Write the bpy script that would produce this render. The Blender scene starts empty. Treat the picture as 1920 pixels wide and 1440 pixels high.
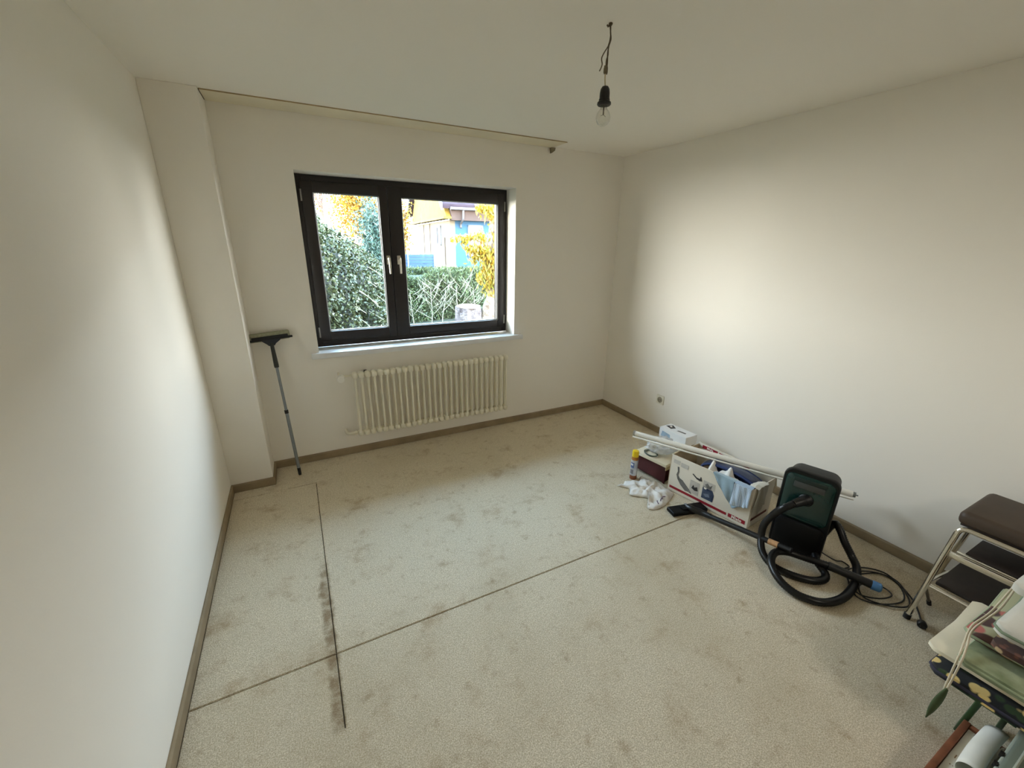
import bpy, bmesh, math, random
import numpy as np
from mathutils import Vector, Matrix
R = random.Random(7)
NR = np.random.default_rng(11)
C = bpy.context.scene.collection
S = bpy.context.scene
V = Vector

# ------------------------------------------------------------------ camera, sky, sun, exposure
cam = bpy.data.objects.new('camera', bpy.data.cameras.new('camera'))
C.objects.link(cam)
cam.location = (-2.93091, -3.40485, 1.70197)
cam.rotation_euler = (1.244746, -0.013545, -0.475148)
cam.data.sensor_width = 36.0
cam.data.lens = 36.0 * 772.544 / 1920.0
cam.data.clip_start = 0.02
S.camera = cam

SKY = 32.0
GLOW = 4.5
world = bpy.data.worlds.new('world'); S.world = world
world.use_nodes = True
wn, wl = world.node_tree.nodes, world.node_tree.links
bg = wn['Background']
tex = wn.new('ShaderNodeTexCoord'); sep = wn.new('ShaderNodeSeparateXYZ'); ramp = wn.new('ShaderNodeValToRGB')
wl.new(tex.outputs['Generated'], sep.inputs[0]); wl.new(sep.outputs['Z'], ramp.inputs['Fac'])
ramp.color_ramp.elements[0].position = 0.0; ramp.color_ramp.elements[0].color = (1.0, 0.955, 0.89, 1)
ramp.color_ramp.elements[1].position = 0.6; ramp.color_ramp.elements[1].color = (0.50, 0.73, 1.0, 1)
wl.new(ramp.outputs['Color'], bg.inputs['Color'])
bg.inputs['Strength'].default_value = SKY
# low hazy sun on the left: its wide warm glow in the sky, and the sun itself
SUND = V((-1.0, 0.125, 0.11)).normalized()
dt = wn.new('ShaderNodeVectorMath'); dt.operation = 'DOT_PRODUCT'; dt.inputs[1].default_value = SUND
nz = wn.new('ShaderNodeVectorMath'); nz.operation = 'NORMALIZE'; wl.new(tex.outputs['Generated'], nz.inputs[0]); wl.new(nz.outputs[0], dt.inputs[0])
gl = wn.new('ShaderNodeMapRange'); gl.interpolation_type = 'SMOOTHERSTEP'; wl.new(dt.outputs['Value'], gl.inputs[0])
gl.inputs[1].default_value = 0.25; gl.inputs[2].default_value = 1.0; gl.inputs[3].default_value = 0.0; gl.inputs[4].default_value = GLOW
bg2 = wn.new('ShaderNodeBackground'); bg2.inputs[0].default_value = (1.0, 0.86, 0.66, 1); wl.new(gl.outputs[0], bg2.inputs[1])
ad = wn.new('ShaderNodeAddShader'); wl.new(bg.outputs[0], ad.inputs[0]); wl.new(bg2.outputs[0], ad.inputs[1]); wl.new(ad.outputs[0], wn['World Output'].inputs[0])

sun = bpy.data.objects.new('sun', bpy.data.lights.new('sun', 'SUN')); C.objects.link(sun)
sun.data.energy = 4.5; sun.data.color = (1.0, 0.86, 0.66); sun.data.angle = math.radians(1.0)
sun.rotation_euler = (-SUND).to_track_quat('-Z', 'Y').to_euler()

# daylight portal in the window opening (sampling aid for the sky, adds no light)
por = bpy.data.objects.new('window_portal', bpy.data.lights.new('window_portal', 'AREA')); C.objects.link(por)
por.data.shape = 'RECTANGLE'; por.data.size = 1.7; por.data.size_y = 1.28
por.location = (-1.985, 0.36, 1.53); por.rotation_euler = (math.radians(-90), 0, 0)
por.data.cycles.is_portal = True

# warm lamp burning in the hall behind the open doorway at the back of the room
hl = bpy.data.objects.new('hall_lamp', bpy.data.lights.new('hall_lamp', 'POINT')); C.objects.link(hl)
hl.data.shadow_soft_size = 0.2; hl.data.energy = 42.0; hl.data.color = (1.0, 0.94, 0.82)
hl.location = (-1.13, -4.78, 2.36)

S.view_settings.view_transform = 'Standard'; S.view_settings.look = 'None'
S.view_settings.gamma = 1.0; S.view_settings.use_curve_mapping = False
S.view_settings.exposure = 0.29
S.cycles.max_bounces = 14; S.cycles.diffuse_bounces = 10; S.cycles.glossy_bounces = 4
S.cycles.transparent_max_bounces = 12; S.cycles.transmission_bounces = 6
S.cycles.sample_clamp_indirect = 6.0
S.cycles.caustics_reflective = False; S.cycles.caustics_refractive = False
S.cycles.use_denoising = True

# ------------------------------------------------------------------ helpers
def lin(c):
    return tuple((x / 255 / 12.92) if x / 255 <= 0.04045 else ((x / 255 + 0.055) / 1.055) ** 2.4 for x in c) + (1.0,)

def M(name, rgb, rough=0.6, metal=0.0, bump=None, var=None, rgb2=None, spec=None, sheen=0.0, coat=0.0):
    m = bpy.data.materials.new(name); m.use_nodes = True
    n, l = m.node_tree.nodes, m.node_tree.links
    p = n['Principled BSDF']
    p.inputs['Base Color'].default_value = lin(rgb); p.inputs['Roughness'].default_value = rough
    p.inputs['Metallic'].default_value = metal
    if spec is not None: p.inputs['Specular IOR Level'].default_value = spec
    if sheen: p.inputs['Sheen Weight'].default_value = sheen
    if coat: p.inputs['Coat Weight'].default_value = coat
    tc = n.new('ShaderNodeTexCoord')
    if var:
        t = n.new('ShaderNodeTexNoise'); t.inputs['Scale'].default_value = var[0]; t.inputs['Detail'].default_value = 5
        l.new(tc.outputs['Object'], t.inputs['Vector'])
        mx = n.new('ShaderNodeMix'); mx.data_type = 'RGBA'
        c2 = lin(rgb2) if rgb2 else tuple(x * (1 - var[1]) for x in lin(rgb)[:3]) + (1,)
        mx.inputs[6].default_value = lin(rgb); mx.inputs[7].default_value = c2
        r = n.new('ShaderNodeMapRange'); r.inputs[1].default_value = 0.35; r.inputs[2].default_value = 0.7
        l.new(t.outputs['Fac'], r.inputs[0]); l.new(r.outputs[0], mx.inputs[0]); l.new(mx.outputs[2], p.inputs['Base Color'])
    if bump:
        t = n.new('ShaderNodeTexNoise'); t.inputs['Scale'].default_value = bump[0]; t.inputs['Detail'].default_value = 3
        l.new(tc.outputs['Object'], t.inputs['Vector'])
        b = n.new('ShaderNodeBump'); b.inputs['Strength'].default_value = bump[1]; b.inputs['Distance'].default_value = bump[2] if len(bump) > 2 else 0.002
        l.new(t.outputs['Fac'], b.inputs['Height']); l.new(b.outputs[0], p.inputs['Normal'])
    return m

def glassmat(name, tint=(1, 1, 1), gloss=0.07, rough=0.0, fres=None):
    m = bpy.data.materials.new(name); m.use_nodes = True
    n, l = m.node_tree.nodes, m.node_tree.links
    n.remove(n['Principled BSDF'])
    t = n.new('ShaderNodeBsdfTransparent'); t.inputs[0].default_value = tint + (1,)
    g = n.new('ShaderNodeBsdfGlossy'); g.inputs['Roughness'].default_value = rough
    mx = n.new('ShaderNodeMixShader'); mx.inputs[0].default_value = gloss
    if fres:
        f = n.new('ShaderNodeLayerWeight'); f.inputs[0].default_value = fres
        l.new(f.outputs['Facing'], mx.inputs[0])
    l.new(t.outputs[0], mx.inputs[1]); l.new(g.outputs[0], mx.inputs[2]); l.new(mx.outputs[0], n['Material Output'].inputs[0])
    return m

def leafmat(name, cols, rough=0.45, trans=0.0, spec=0.5):
    m = bpy.data.materials.new(name); m.use_nodes = True
    n, l = m.node_tree.nodes, m.node_tree.links
    p = n['Principled BSDF']; p.inputs['Roughness'].default_value = rough; p.inputs['Specular IOR Level'].default_value = spec
    g = n.new('ShaderNodeNewGeometry'); r = n.new('ShaderNodeValToRGB')
    el = r.color_ramp.elements
    while len(el) < len(cols): el.new(0.5)
    for i, c in enumerate(cols):
        el[i].position = i / (len(cols) - 1); el[i].color = lin(c)
    l.new(g.outputs['Random Per Island'], r.inputs[0]); l.new(r.outputs[0], p.inputs['Base Color'])
    if trans:
        t = n.new('ShaderNodeBsdfTranslucent'); l.new(r.outputs[0], t.inputs[0])
        mx = n.new('ShaderNodeMixShader'); mx.inputs[0].default_value = trans
        l.new(p.outputs[0], mx.inputs[1]); l.new(t.outputs[0], mx.inputs[2]); l.new(mx.outputs[0], n['Material Output'].inputs[0])
    return m

B = bmesh.new

def box(bm, lo, hi, bev=0.0, seg=2):
    return obox(bm, [(a + b) / 2 for a, b in zip(lo, hi)], [(b - a) / 2 for a, b in zip(lo, hi)], None, bev, seg)

def obox(bm, c, h, axes=None, bev=0.0, seg=2):
    t = bmesh.new(); bmesh.ops.create_cube(t, size=2.0)
    for v in t.verts: v.co = V((v.co.x * h[0], v.co.y * h[1], v.co.z * h[2]))
    if bev: bmesh.ops.bevel(t, geom=list(t.edges), offset=min(bev, min(h) * 0.98), segments=seg, affect='EDGES', profile=0.5)
    if axes is not None:
        m = Matrix([V(a) for a in axes]).transposed()
        for v in t.verts: v.co = m @ v.co
    for v in t.verts: v.co += V(c)
    merge(bm, t)

def merge(bm, t):
    me = bpy.data.meshes.new('tmp'); t.to_mesh(me); t.free(); bm.from_mesh(me); bpy.data.meshes.remove(me)

def cr(pts, n=8, closed=False):
    p = [V(q) for q in pts]; out = []
    N = len(p)
    for i in range(N if closed else N - 1):
        if closed: a, b, c, d = p[(i - 1) % N], p[i], p[(i + 1) % N], p[(i + 2) % N]
        else: a, b, c, d = p[max(i - 1, 0)], p[i], p[i + 1], p[min(i + 2, N - 1)]
        for k in range(n):
            t = k / n
            out.append(0.5 * ((2 * b) + (c - a) * t + (2 * a - 5 * b + 4 * c - d) * t * t + (3 * b - a - 3 * c + d) * t ** 3))
    if not closed: out.append(p[-1])
    return out

def resample(pts, step):
    out = [pts[0].copy()]; acc = 0.0
    for a, b in zip(pts, pts[1:]):
        d = (b - a).length
        if d == 0: continue
        pos = step - acc
        while pos <= d:
            out.append(a.lerp(b, pos / d)); pos += step
        acc = (acc + d) % step if d >= 0 else acc
        acc = d - (pos - step)
    return out

def tube(bm, pts, r, seg=10, cap=True):
    pts = [V(p) for p in pts]; n = len(pts)
    rr = [r] * n if not hasattr(r, '__len__') else r
    up = None; rings = []
    for i, p in enumerate(pts):
        t = (pts[min(i + 1, n - 1)] - pts[max(i - 1, 0)]).normalized()
        if up is None:
            up = V((0, 0, 1)) if abs(t.z) < 0.9 else V((1, 0, 0))
        s = t.cross(up)
        if s.length < 1e-6: s = t.orthogonal()
        s.normalize(); up = s.cross(t).normalized()
        rings.append([bm.verts.new(p + (s * math.cos(2 * math.pi * k / seg) + up * math.sin(2 * math.pi * k / seg)) * rr[i]) for k in range(seg)])
    for a, b in zip(rings, rings[1:]):
        for k in range(seg):
            bm.faces.new((a[k], a[(k + 1) % seg], b[(k + 1) % seg], b[k]))
    if cap:
        bm.faces.new(rings[0][::-1]); bm.faces.new(rings[-1])

def lathe(bm, prof, base, axis=(0, 0, 1), seg=20):
    # prof: (radius, distance along axis)
    a = V(axis).normalized(); s = a.orthogonal().normalized(); u = a.cross(s); base = V(base); rings = []
    for r, z in prof:
        r = max(r, 1e-5)
        rings.append([bm.verts.new(base + a * z + (s * math.cos(2 * math.pi * k / seg) + u * math.sin(2 * math.pi * k / seg)) * r) for k in range(seg)])
    for p, q in zip(rings, rings[1:]):
        for k in range(seg):
            bm.faces.new((p[k], p[(k + 1) % seg], q[(k + 1) % seg], q[k]))
    bm.faces.new(rings[0][::-1]); bm.faces.new(rings[-1])

def grid(bm, fn, nu, nv, th=0.0):
    P = [[V(fn(i / nu, j / nv)) for j in range(nv + 1)] for i in range(nu + 1)]
    top = [[bm.verts.new(p) for p in row] for row in P]
    if th:
        def nrm(i, j):
            a = P[min(i + 1, nu)][j] - P[max(i - 1, 0)][j]; b = P[i][min(j + 1, nv)] - P[i][max(j - 1, 0)]
            q = a.cross(b); return q.normalized() if q.length > 1e-9 else V((0, 0, 1))
        bot = [[bm.verts.new(P[i][j] - nrm(i, j) * th) for j in range(nv + 1)] for i in range(nu + 1)]
    for i in range(nu):
        for j in range(nv):
            bm.faces.new((top[i][j], top[i + 1][j], top[i + 1][j + 1], top[i][j + 1]))
            if th: bm.faces.new((bot[i][j], bot[i][j + 1], bot[i + 1][j + 1], bot[i + 1][j]))
    if th:
        for i in range(nu):
            bm.faces.new((top[i][0], bot[i][0], bot[i + 1][0], top[i + 1][0])); bm.faces.new((top[i][nv], top[i + 1][nv], bot[i + 1][nv], bot[i][nv]))
        for j in range(nv):
            bm.faces.new((top[0][j], top[0][j + 1], bot[0][j + 1], bot[0][j])); bm.faces.new((top[nu][j], bot[nu][j], bot[nu][j + 1], top[nu][j + 1]))

def prism(bm, poly, d, off=V((0, 0, 0))):
    a = [bm.verts.new(V(p)) for p in poly]; b = [bm.verts.new(V(p) + V(d)) for p in poly]
    bm.faces.new(a[::-1]); bm.faces.new(b); n = len(a)
    for i in range(n): bm.faces.new((a[i], a[(i + 1) % n], b[(i + 1) % n], b[i]))

ORG = {}
def thing(name, label, cat, loc, group=None, kind=None):
    o = bpy.data.objects.new(name, None); C.objects.link(o); o.location = loc; o.empty_display_size = 0.05
    o['label'] = label; o['category'] = cat
    if group: o['group'] = group
    if kind: o['kind'] = kind
    ORG[o.name] = V(loc); return o

def link_mesh(name, me, mats, parent, loc):
    o = bpy.data.objects.new(name, me); C.objects.link(o)
    for m in (mats if isinstance(mats, (list, tuple)) else [mats]): me.materials.append(m)
    if parent is not None:
        o.parent = parent; ORG[o.name] = ORG[parent.name]
    else:
        o.location = loc; ORG[o.name] = V(loc)
    return o

def obj(name, bm, mat, parent=None, loc=None, label=None, cat=None, group=None, kind=None, smooth=0.6, recalc=True):
    if recalc: bmesh.ops.recalc_face_normals(bm, faces=bm.faces)
    org = ORG[parent.name] if parent is not None else V(loc if loc is not None else (0, 0, 0))
    for v in bm.verts: v.co -= org
    me = bpy.data.meshes.new(name); bm.to_mesh(me); bm.free()
    if smooth:
        me.polygons.foreach_set('use_smooth', [True] * len(me.polygons))
        if smooth < 3: me.set_sharp_from_angle(angle=smooth)
    o = link_mesh(name, me, mat, parent, org)
    for k, v in (('label', label), ('category', cat), ('group', group), ('kind', kind)):
        if v: o[k] = v
    return o

def npmesh(name, verts, quads, mat, parent=None, loc=(0, 0, 0), **props):
    org = ORG[parent.name] if parent is not None else V(loc)
    verts = np.asarray(verts, np.float32) - np.array(org, np.float32)
    me = bpy.data.meshes.new(name); n = len(verts); q = len(quads)
    me.vertices.add(n); me.vertices.foreach_set('co', verts.ravel())
    me.loops.add(q * 4); me.loops.foreach_set('vertex_index', np.asarray(quads, np.int32).ravel())
    me.polygons.add(q); me.polygons.foreach_set('loop_start', np.arange(0, q * 4, 4, dtype=np.int32))
    me.update(calc_edges=True); me.validate()
    o = link_mesh(name, me, mat, parent, org)
    for k, v in props.items(): o[k] = v
    return o

def leaves(centers, L, W, dirs=None, jitter=1.0, fold=0.25):
    """each leaf: two quads folded along its midrib (six vertices)"""
    c = np.asarray(centers, float); n = len(c)
    d = NR.normal(size=(n, 3)) * jitter
    if dirs is not None: d = d + np.asarray(dirs)
    d /= np.linalg.norm(d, axis=1, keepdims=True)
    a = NR.normal(size=(n, 3)); s = np.cross(d, a); s /= np.linalg.norm(s, axis=1, keepdims=True)
    u = np.cross(s, d)
    l = (L * NR.uniform(0.65, 1.25, n))[:, None]; w = (W * NR.uniform(0.7, 1.2, n))[:, None]
    base = c - d * l * 0.5; tip = c + d * l * 0.5 - u * l * 0.1; mid = c + u * 0.0
    a1 = c + s * w * 0.5 + u * w * fold; b1 = c - s * w * 0.5 + u * w * fold
    vs = np.stack([base, a1, tip, b1], 1).reshape(-1, 3)
    q = np.arange(n * 4).reshape(n, 4)
    return vs, q

# ------------------------------------------------------------------ materials
def wall_material():
    m = M('white_wall_paint', (236, 233, 226), 0.85, spec=0.2)
    n, l = m.node_tree.nodes, m.node_tree.links; p = n['Principled BSDF']
    tc = n.new('ShaderNodeNewGeometry')
    a = n.new('ShaderNodeTexNoise'); a.inputs['Scale'].default_value = 130; a.inputs['Detail'].default_value = 4
    l.new(tc.outputs['Position'], a.inputs['Vector'])
    b = n.new('ShaderNodeBump'); b.inputs['Strength'].default_value = 0.12; b.inputs['Distance'].default_value = 0.002
    l.new(a.outputs['Fac'], b.inputs['Height']); l.new(b.outputs[0], p.inputs['Normal'])
    c = n.new('ShaderNodeTexNoise'); c.inputs['Scale'].default_value = 1.3; c.inputs['Detail'].default_value = 6
    l.new(tc.outputs['Position'], c.inputs['Vector'])
    mx = n.new('ShaderNodeMix'); mx.data_type = 'RGBA'; mx.inputs[6].default_value = lin((240, 236, 228)); mx.inputs[7].default_value = lin((234, 230, 222))
    l.new(c.outputs['Fac'], mx.inputs[0]); l.new(mx.outputs[2], p.inputs['Base Color'])
    return m
mWall = wall_material()
mCeil = M('ceiling_paint', (241, 237, 229), 0.9, spec=0.15, bump=(110, 0.1, 0.002))

def carpet_material():
    m = M('beige_carpet', (196, 184, 158), 0.95, spec=0.1)
    n, l = m.node_tree.nodes, m.node_tree.links; p = n['Principled BSDF']
    g = n.new('ShaderNodeNewGeometry'); pos = g.outputs['Position']
    def noise(scale, detail=4, rough=0.6, off=None):
        t = n.new('ShaderNodeTexNoise'); t.inputs['Scale'].default_value = scale; t.inputs['Detail'].default_value = detail; t.inputs['Roughness'].default_value = rough
        if off:
            mp = n.new('ShaderNodeMapping'); mp.inputs['Location'].default_value = off; l.new(pos, mp.inputs[0]); l.new(mp.outputs[0], t.inputs['Vector'])
        else: l.new(pos, t.inputs['Vector'])
        return t.outputs['Fac']
    def mr(x, a, b, c=0.0, d=1.0):
        r = n.new('ShaderNodeMapRange'); l.new(x, r.inputs[0])
        for i, v in enumerate((a, b, c, d)): r.inputs[i + 1].default_value = v
        r.interpolation_type = 'SMOOTHSTEP'; return r.outputs[0]
    def mix(fac, a, b):
        x = n.new('ShaderNodeMix'); x.data_type = 'RGBA'
        l.new(fac, x.inputs[0])
        for i, v in ((6, a), (7, b)):
            if isinstance(v, tuple): x.inputs[i].default_value = v
            else: l.new(v, x.inputs[i])
        return x.outputs[2]
    def mul(a, b):
        x = n.new('ShaderNodeMath'); x.operation = 'MULTIPLY'
        for i, v in ((0, a), (1, b)):
            if isinstance(v, float): x.inputs[i].default_value = v
            else: l.new(v, x.inputs[i])
        return x.outputs[0]
    fleck = mix(mr(noise(210, 3, 0.75), 0.36, 0.64), lin((178, 165, 138)), lin((236, 226, 206)))
    fleck = mix(mr(noise(60, 3, 0.6), 0.4, 0.75, 0, 0.45), fleck, lin((186, 174, 150)))
    soil = mix(mr(noise(0.8, 5, 0.6, (3.1, 1.7, 0)), 0.45, 0.75, 0, 0.4), fleck, lin((166, 151, 121)))
    # brown blotches, thicker along the walked strips
    st = mr(noise(4.6, 7, 0.68, (5.3, 2.2, 0)), 0.52, 0.74, 0, 0.6)
    c1 = mix(st, soil, lin((150, 124, 90)))
    st2 = mr(noise(13, 6, 0.65, (1.0, 9.0, 0)), 0.55, 0.74, 0, 0.5)
    c2 = mix(st2, c1, lin((146, 122, 90)))
    # glue stain along the long seam
    sx = n.new('ShaderNodeSeparateXYZ'); l.new(pos, sx.inputs[0])
    dx = n.new('ShaderNodeMath'); dx.operation = 'ADD'; dx.inputs[1].default_value = 3.0; l.new(sx.outputs['X'], dx.inputs[0])
    wob = n.new('ShaderNodeMath'); wob.operation = 'MULTIPLY_ADD'; l.new(noise(9, 4), wob.inputs[0]); wob.inputs[1].default_value = 0.06; l.new(dx.outputs[0], wob.inputs[2])
    ab = n.new('ShaderNodeMath'); ab.operation = 'ABSOLUTE'; sb = n.new('ShaderNodeMath'); sb.operation = 'SUBTRACT'; sb.inputs[1].default_value = 0.03
    l.new(wob.outputs[0], sb.inputs[0]); l.new(sb.outputs[0], ab.inputs[0])
    band = mr(ab.outputs[0], 0.012, 0.035, 1, 0)
    yr = mul(mr(sx.outputs['Y'], -2.24, -2.18, 0, 1), mr(sx.outputs['Y'], -1.4, -1.2, 1, 0))
    c3 = mix(mul(mul(band, yr), mr(noise(16, 4, .6), .3, .62, .15, .75)), c2, lin((122, 98, 68)))
    l.new(c3, p.inputs['Base Color'])
    b = n.new('ShaderNodeBump'); b.inputs['Strength'].default_value = 0.5; b.inputs['Distance'].default_value = 0.004
    l.new(noise(260, 3, 0.7), b.inputs['Height']); l.new(b.outputs[0], p.inputs['Normal'])
    return m
mCarpet = carpet_material()
mSub = M('dark_seam_backing', (70, 56, 36), 0.95, var=(30, 0.3))
mBase = M('brown_skirting', (150, 132, 104), 0.75, var=(9, 0.25), bump=(60, 0.15, 0.002))
mBoard = M('yellowed_board', (228, 219, 194), 0.7, var=(3, 0.12))
mDark = M('dark_gap', (60, 48, 32), 0.9)
mFrame = M('dark_brown_window_plastic', (30, 22, 20), 0.5, var=(25, 0.2), bump=(90, 0.05, 0.001))
mGasket = M('pale_glazing_gasket', (205, 208, 205), 0.5)
mPane = glassmat('window_glass', (0.96, 0.98, 0.97), 0.05, fres=None)
mHandle = M('champagne_metal', (206, 200, 188), 0.35, 0.6, var=(40, 0.05))
mSill = M('white_marble_sill', (228, 230, 232), 0.3, var=(6, 0.1), coat=0.2)
mRad = M('cream_radiator_enamel', (232, 227, 208), 0.4, var=(12, 0.05))
mWhiteP = M('white_plastic', (236, 234, 226), 0.4, var=(15, 0.04))
mChrome = M('chrome', (226, 222, 212), 0.14, 1.0, var=(8, 0.06))
mAlu = M('brushed_aluminium_pole', (140, 146, 150), 0.35, 0.8, var=(60, 0.1))
mBlackP = M('black_plastic', (9, 9, 10), 0.42, var=(30, 0.3), bump=(200, 0.05, 0.001))
mRubber = M('black_rubber', (16, 16, 17), 0.6, var=(40, 0.2))
mHose = M('black_hose', (9, 9, 10), 0.36, var=(40, 0.3), spec=.4)

# ------------------------------------------------------------------ room shell
W, H, PP, Q = 3.5217, 2.5, 0.2515, 0.2615
YR = -4.3
D_EAVE0, D_EAVE1 = 0.345, 1.12
def struct(name, bm, mat, label, cat, smooth=0.0, parent=None):
    return obj(name, bm, mat, parent, (0, 0, 0), None if parent else label, None if parent else cat, None, None if parent else 'structure', smooth)

bm = B(); box(bm, (-W - 0.25, YR - 0.25, -0.2), (0.25, 0.40, -0.008))
floor = struct('floor', bm, mSub, 'carpeted floor of the room with worn stained beige carpet', 'floor')
def carpet(poly):
    bm = B()
    vs = [bm.verts.new((x, y, -0.001 + 0.001)) for x, y in poly]
    f = bm.faces.new(vs); bmesh.ops.recalc_face_normals(bm, faces=[f])
    if f.normal.z < 0: f.normal_flip()
    ex = bmesh.ops.extrude_face_region(bm, geom=[f])
    for e in ex['geom']:
        if isinstance(e, bmesh.types.BMVert): e.co.z -= 0.0078
    ed = [e for e in bm.edges if all(abs(v.co.z) < 1e-5 for v in e.verts)]
    bmesh.ops.bevel(bm, geom=ed, offset=0.003, segments=2, affect='EDGES')
    struct('carpet_piece', bm, mCarpet, '', '', 0.5, floor)
g = 0.0018; sy, sxx = -1.885, -2.985
xl = -W + 0.012
carpet([(sxx + g, sy + g), (-0.01, sy + g), (-0.01, -0.01), (-W + Q + .01, -0.01), (-W + Q + .01, -PP - .01), (xl, -PP - .01), (xl, -0.37 + .002), (sxx + g, -0.37 + .002)])
carpet([(xl, sy + g), (sxx - g, sy + g), (sxx - g, -0.37 - .002), (xl, -0.37 - .002)])
carpet([(xl, YR + .01), (-0.01, YR + .01), (-0.01, sy - g), (sxx + g, sy - g), (sxx + g, -2.21), (sxx - g, -2.21), (sxx - g, sy - g), (xl, sy - g)])

bm = B(); box(bm, (-W - 0.25, YR - 0.25, H), (0.25, 0.4, H + 0.2))
struct('ceiling', bm, mCeil, 'plain off-white painted ceiling of the room', 'ceiling')
# wall with the window opening
OX0, OX1, OZ0, OZ1 = -2.833, -1.147, 0.90, 2.160
bm = B()
D = 0.34
box(bm, (-W - 0.25, 0, -0.2), (OX0, D, H)); box(bm, (OX1, 0, -0.2), (0.25, D, H))
box(bm, (OX0, 0, -0.2), (OX1, D, OZ0 - 0.045)); box(bm, (OX0, 0, OZ1), (OX1, D, H))
struct('wall_back', bm, mWall, 'white window wall at the end of the room', 'wall')
bm = B(); box(bm, (-W - 0.25, YR, -0.2), (-W, 0, H)); struct('wall_left', bm, mWall, 'bare white wall along the left side', 'wall')
bm = B(); box(bm, (0, YR, -0.2), (0.25, 0, H)); struct('wall_right', bm, mWall, 'white wall with the power socket', 'wall')
DX0, DX1 = -2.45, -0.65
bm = B(); box(bm, (-W - 0.25, YR - 0.12, -0.2), (DX0, YR, H)); box(bm, (DX1, YR - 0.12, -0.2), (0.25, YR, H)); box(bm, (DX0, YR - 0.12, 2.25), (DX1, YR, H)); struct('wall_rear', bm, mWall, 'white wall behind the viewpoint with an open doorway', 'wall')
bm = B(); box(bm, (-3.4, -6.2, -0.2), (0.0, YR - 0.12, -0.01)); box(bm, (-3.5, -6.3, -0.2), (-3.4, YR - 0.12, H)); box(bm, (0.0, -6.3, -0.2), (0.1, YR - 0.12, H)); box(bm, (-3.4, -6.3, -0.2), (0.0, -6.2, H)); box(bm, (-3.5, -6.3, H), (0.1, YR - 0.12, H + .2)); struct('wall_hall', bm, M('hall_dark_wall', (112, 84, 60), .7, var=(4, .2)), 'unseen dark-walled hall behind the open doorway', 'wall')  # unseen hall; walls coloured dark to cut the lamp's bounce
bm = B(); box(bm, (-W - 1.2, D_EAVE0, 2.36), (1.4, D_EAVE1, 2.50)); struct('trim_2', bm, mCeil, 'underside of the roof eaves above the window outside', 'trim')
bm = B(); box(bm, (-W, -PP, 0.0), (-W + Q, 0, H), 0.004); struct('wall_corner', bm, mWall, 'white boxed-in pipe column in the corner left of the window', 'wall', 0.5)

def skirting(name, a, b, label):
    a, b = V(a), V(b); d = (b - a).normalized(); nrm = V((-d.y, d.x, 0)); L = (b - a).length
    bm = B(); th = 0.011
    prof = [(0, 0), (th, 0), (th, 0.052), (th - .003, 0.057), (th - .006, 0.0605), (0, 0.0605)]
    poly = [a + nrm * p + V((0, 0, z)) for p, z in prof]
    prism(bm, poly, d * L)
    struct(name, bm, mBase, label, 'baseboard')
skirting('baseboard_back', (-0.001, -0.0005, 0), (-W + Q, -0.0005, 0), 'brown skirting strip below the radiator')
skirting('baseboard_right', (-0.0005, YR, 0), (-0.0005, 0, 0), 'brown skirting strip along the socket wall')
skirting('baseboard_left', (-W + 0.0005, -PP, 0), (-W + 0.0005, YR, 0), 'brown skirting strip along the bare left wall')
skirting('baseboard_corner', (-W + Q, -PP - .0005, 0), (-W, -PP - .0005, 0), 'short brown skirting strip on the front of the corner column')
skirting('baseboard_column', (-W + Q + .0005, 0, 0), (-W + Q + .0005, -PP - .0115, 0), 'short brown skirting strip on the side of the corner column')

# curtain board on the ceiling above the window
t1 = thing('trim_1', 'long yellowed curtain board fixed to the ceiling above the window', 'trim', (-2.03, -0.11, H), kind='structure')
bm = B(); box(bm, (-W + Q + .004, -0.222, H - 0.006), (-0.80, -0.004, H - 0.0005), 0.001, 1); obj('curtain_board', bm, mBoard, t1)
bm = B(); box(bm, (-W + Q + .004, -0.2245, H - 0.0068), (-0.80, -0.2222, H - 0.0005)); obj('dark_edge', bm, M('board_edge', (176, 154, 112), 0.8, var=(8, .3)), t1, label='thin darker front edge')  # front edge strip in a darker tone than the board
bm = B(); box(bm, (-W + Q + .0005, -0.218, H - 0.0068), (-W + Q + .0036, -0.02, H - 0.0005)); obj('end_gap', bm, mDark, t1)
bm = B(); prism(bm, [(-0.832, -0.035, H - .0105), (-0.79, -0.035, H - .0105), (-0.795, -0.035, H - .032), (-0.825, -0.035, H - .052)], (0, 0.03, 0)); obj('bracket', bm, M('bracket_grey', (120, 112, 92), .7), t1)

# ------------------------------------------------------------------ window
win = thing('window_1', 'dark brown two-leaf window with white marble sill and garden view', 'window', (-1.985, 0.2, OZ0), kind='structure')
FY0, FY1 = 0.172, 0.245       # outer frame
fx0, fx1, fz0, fz1 = OX0 + 0.002, OX1 - 0.002, OZ0 + 0.001, OZ1 - 0.002
mid0 = -2.196
def ring(bm, x0, x1, z0, z1, w, y0, y1, bev=0.004):
    box(bm, (x0, y0, z0), (x0 + w[0], y1, z1), bev); box(bm, (x1 - w[1], y0, z0), (x1, y1, z1), bev)
    box(bm, (x0 + w[0] - .002, y0, z1 - w[2]), (x1 - w[1] + .002, y1, z1), bev); box(bm, (x0 + w[0] - .002, y0, z0), (x1 - w[1] + .002, y1, z0 + w[3]), bev)
bm = B(); ring(bm, fx0, fx1, fz0, fz1, (0.045, 0.05, 0.055, 0.06), FY0, FY1)
obj('frame', bm, mFrame, win)
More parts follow.
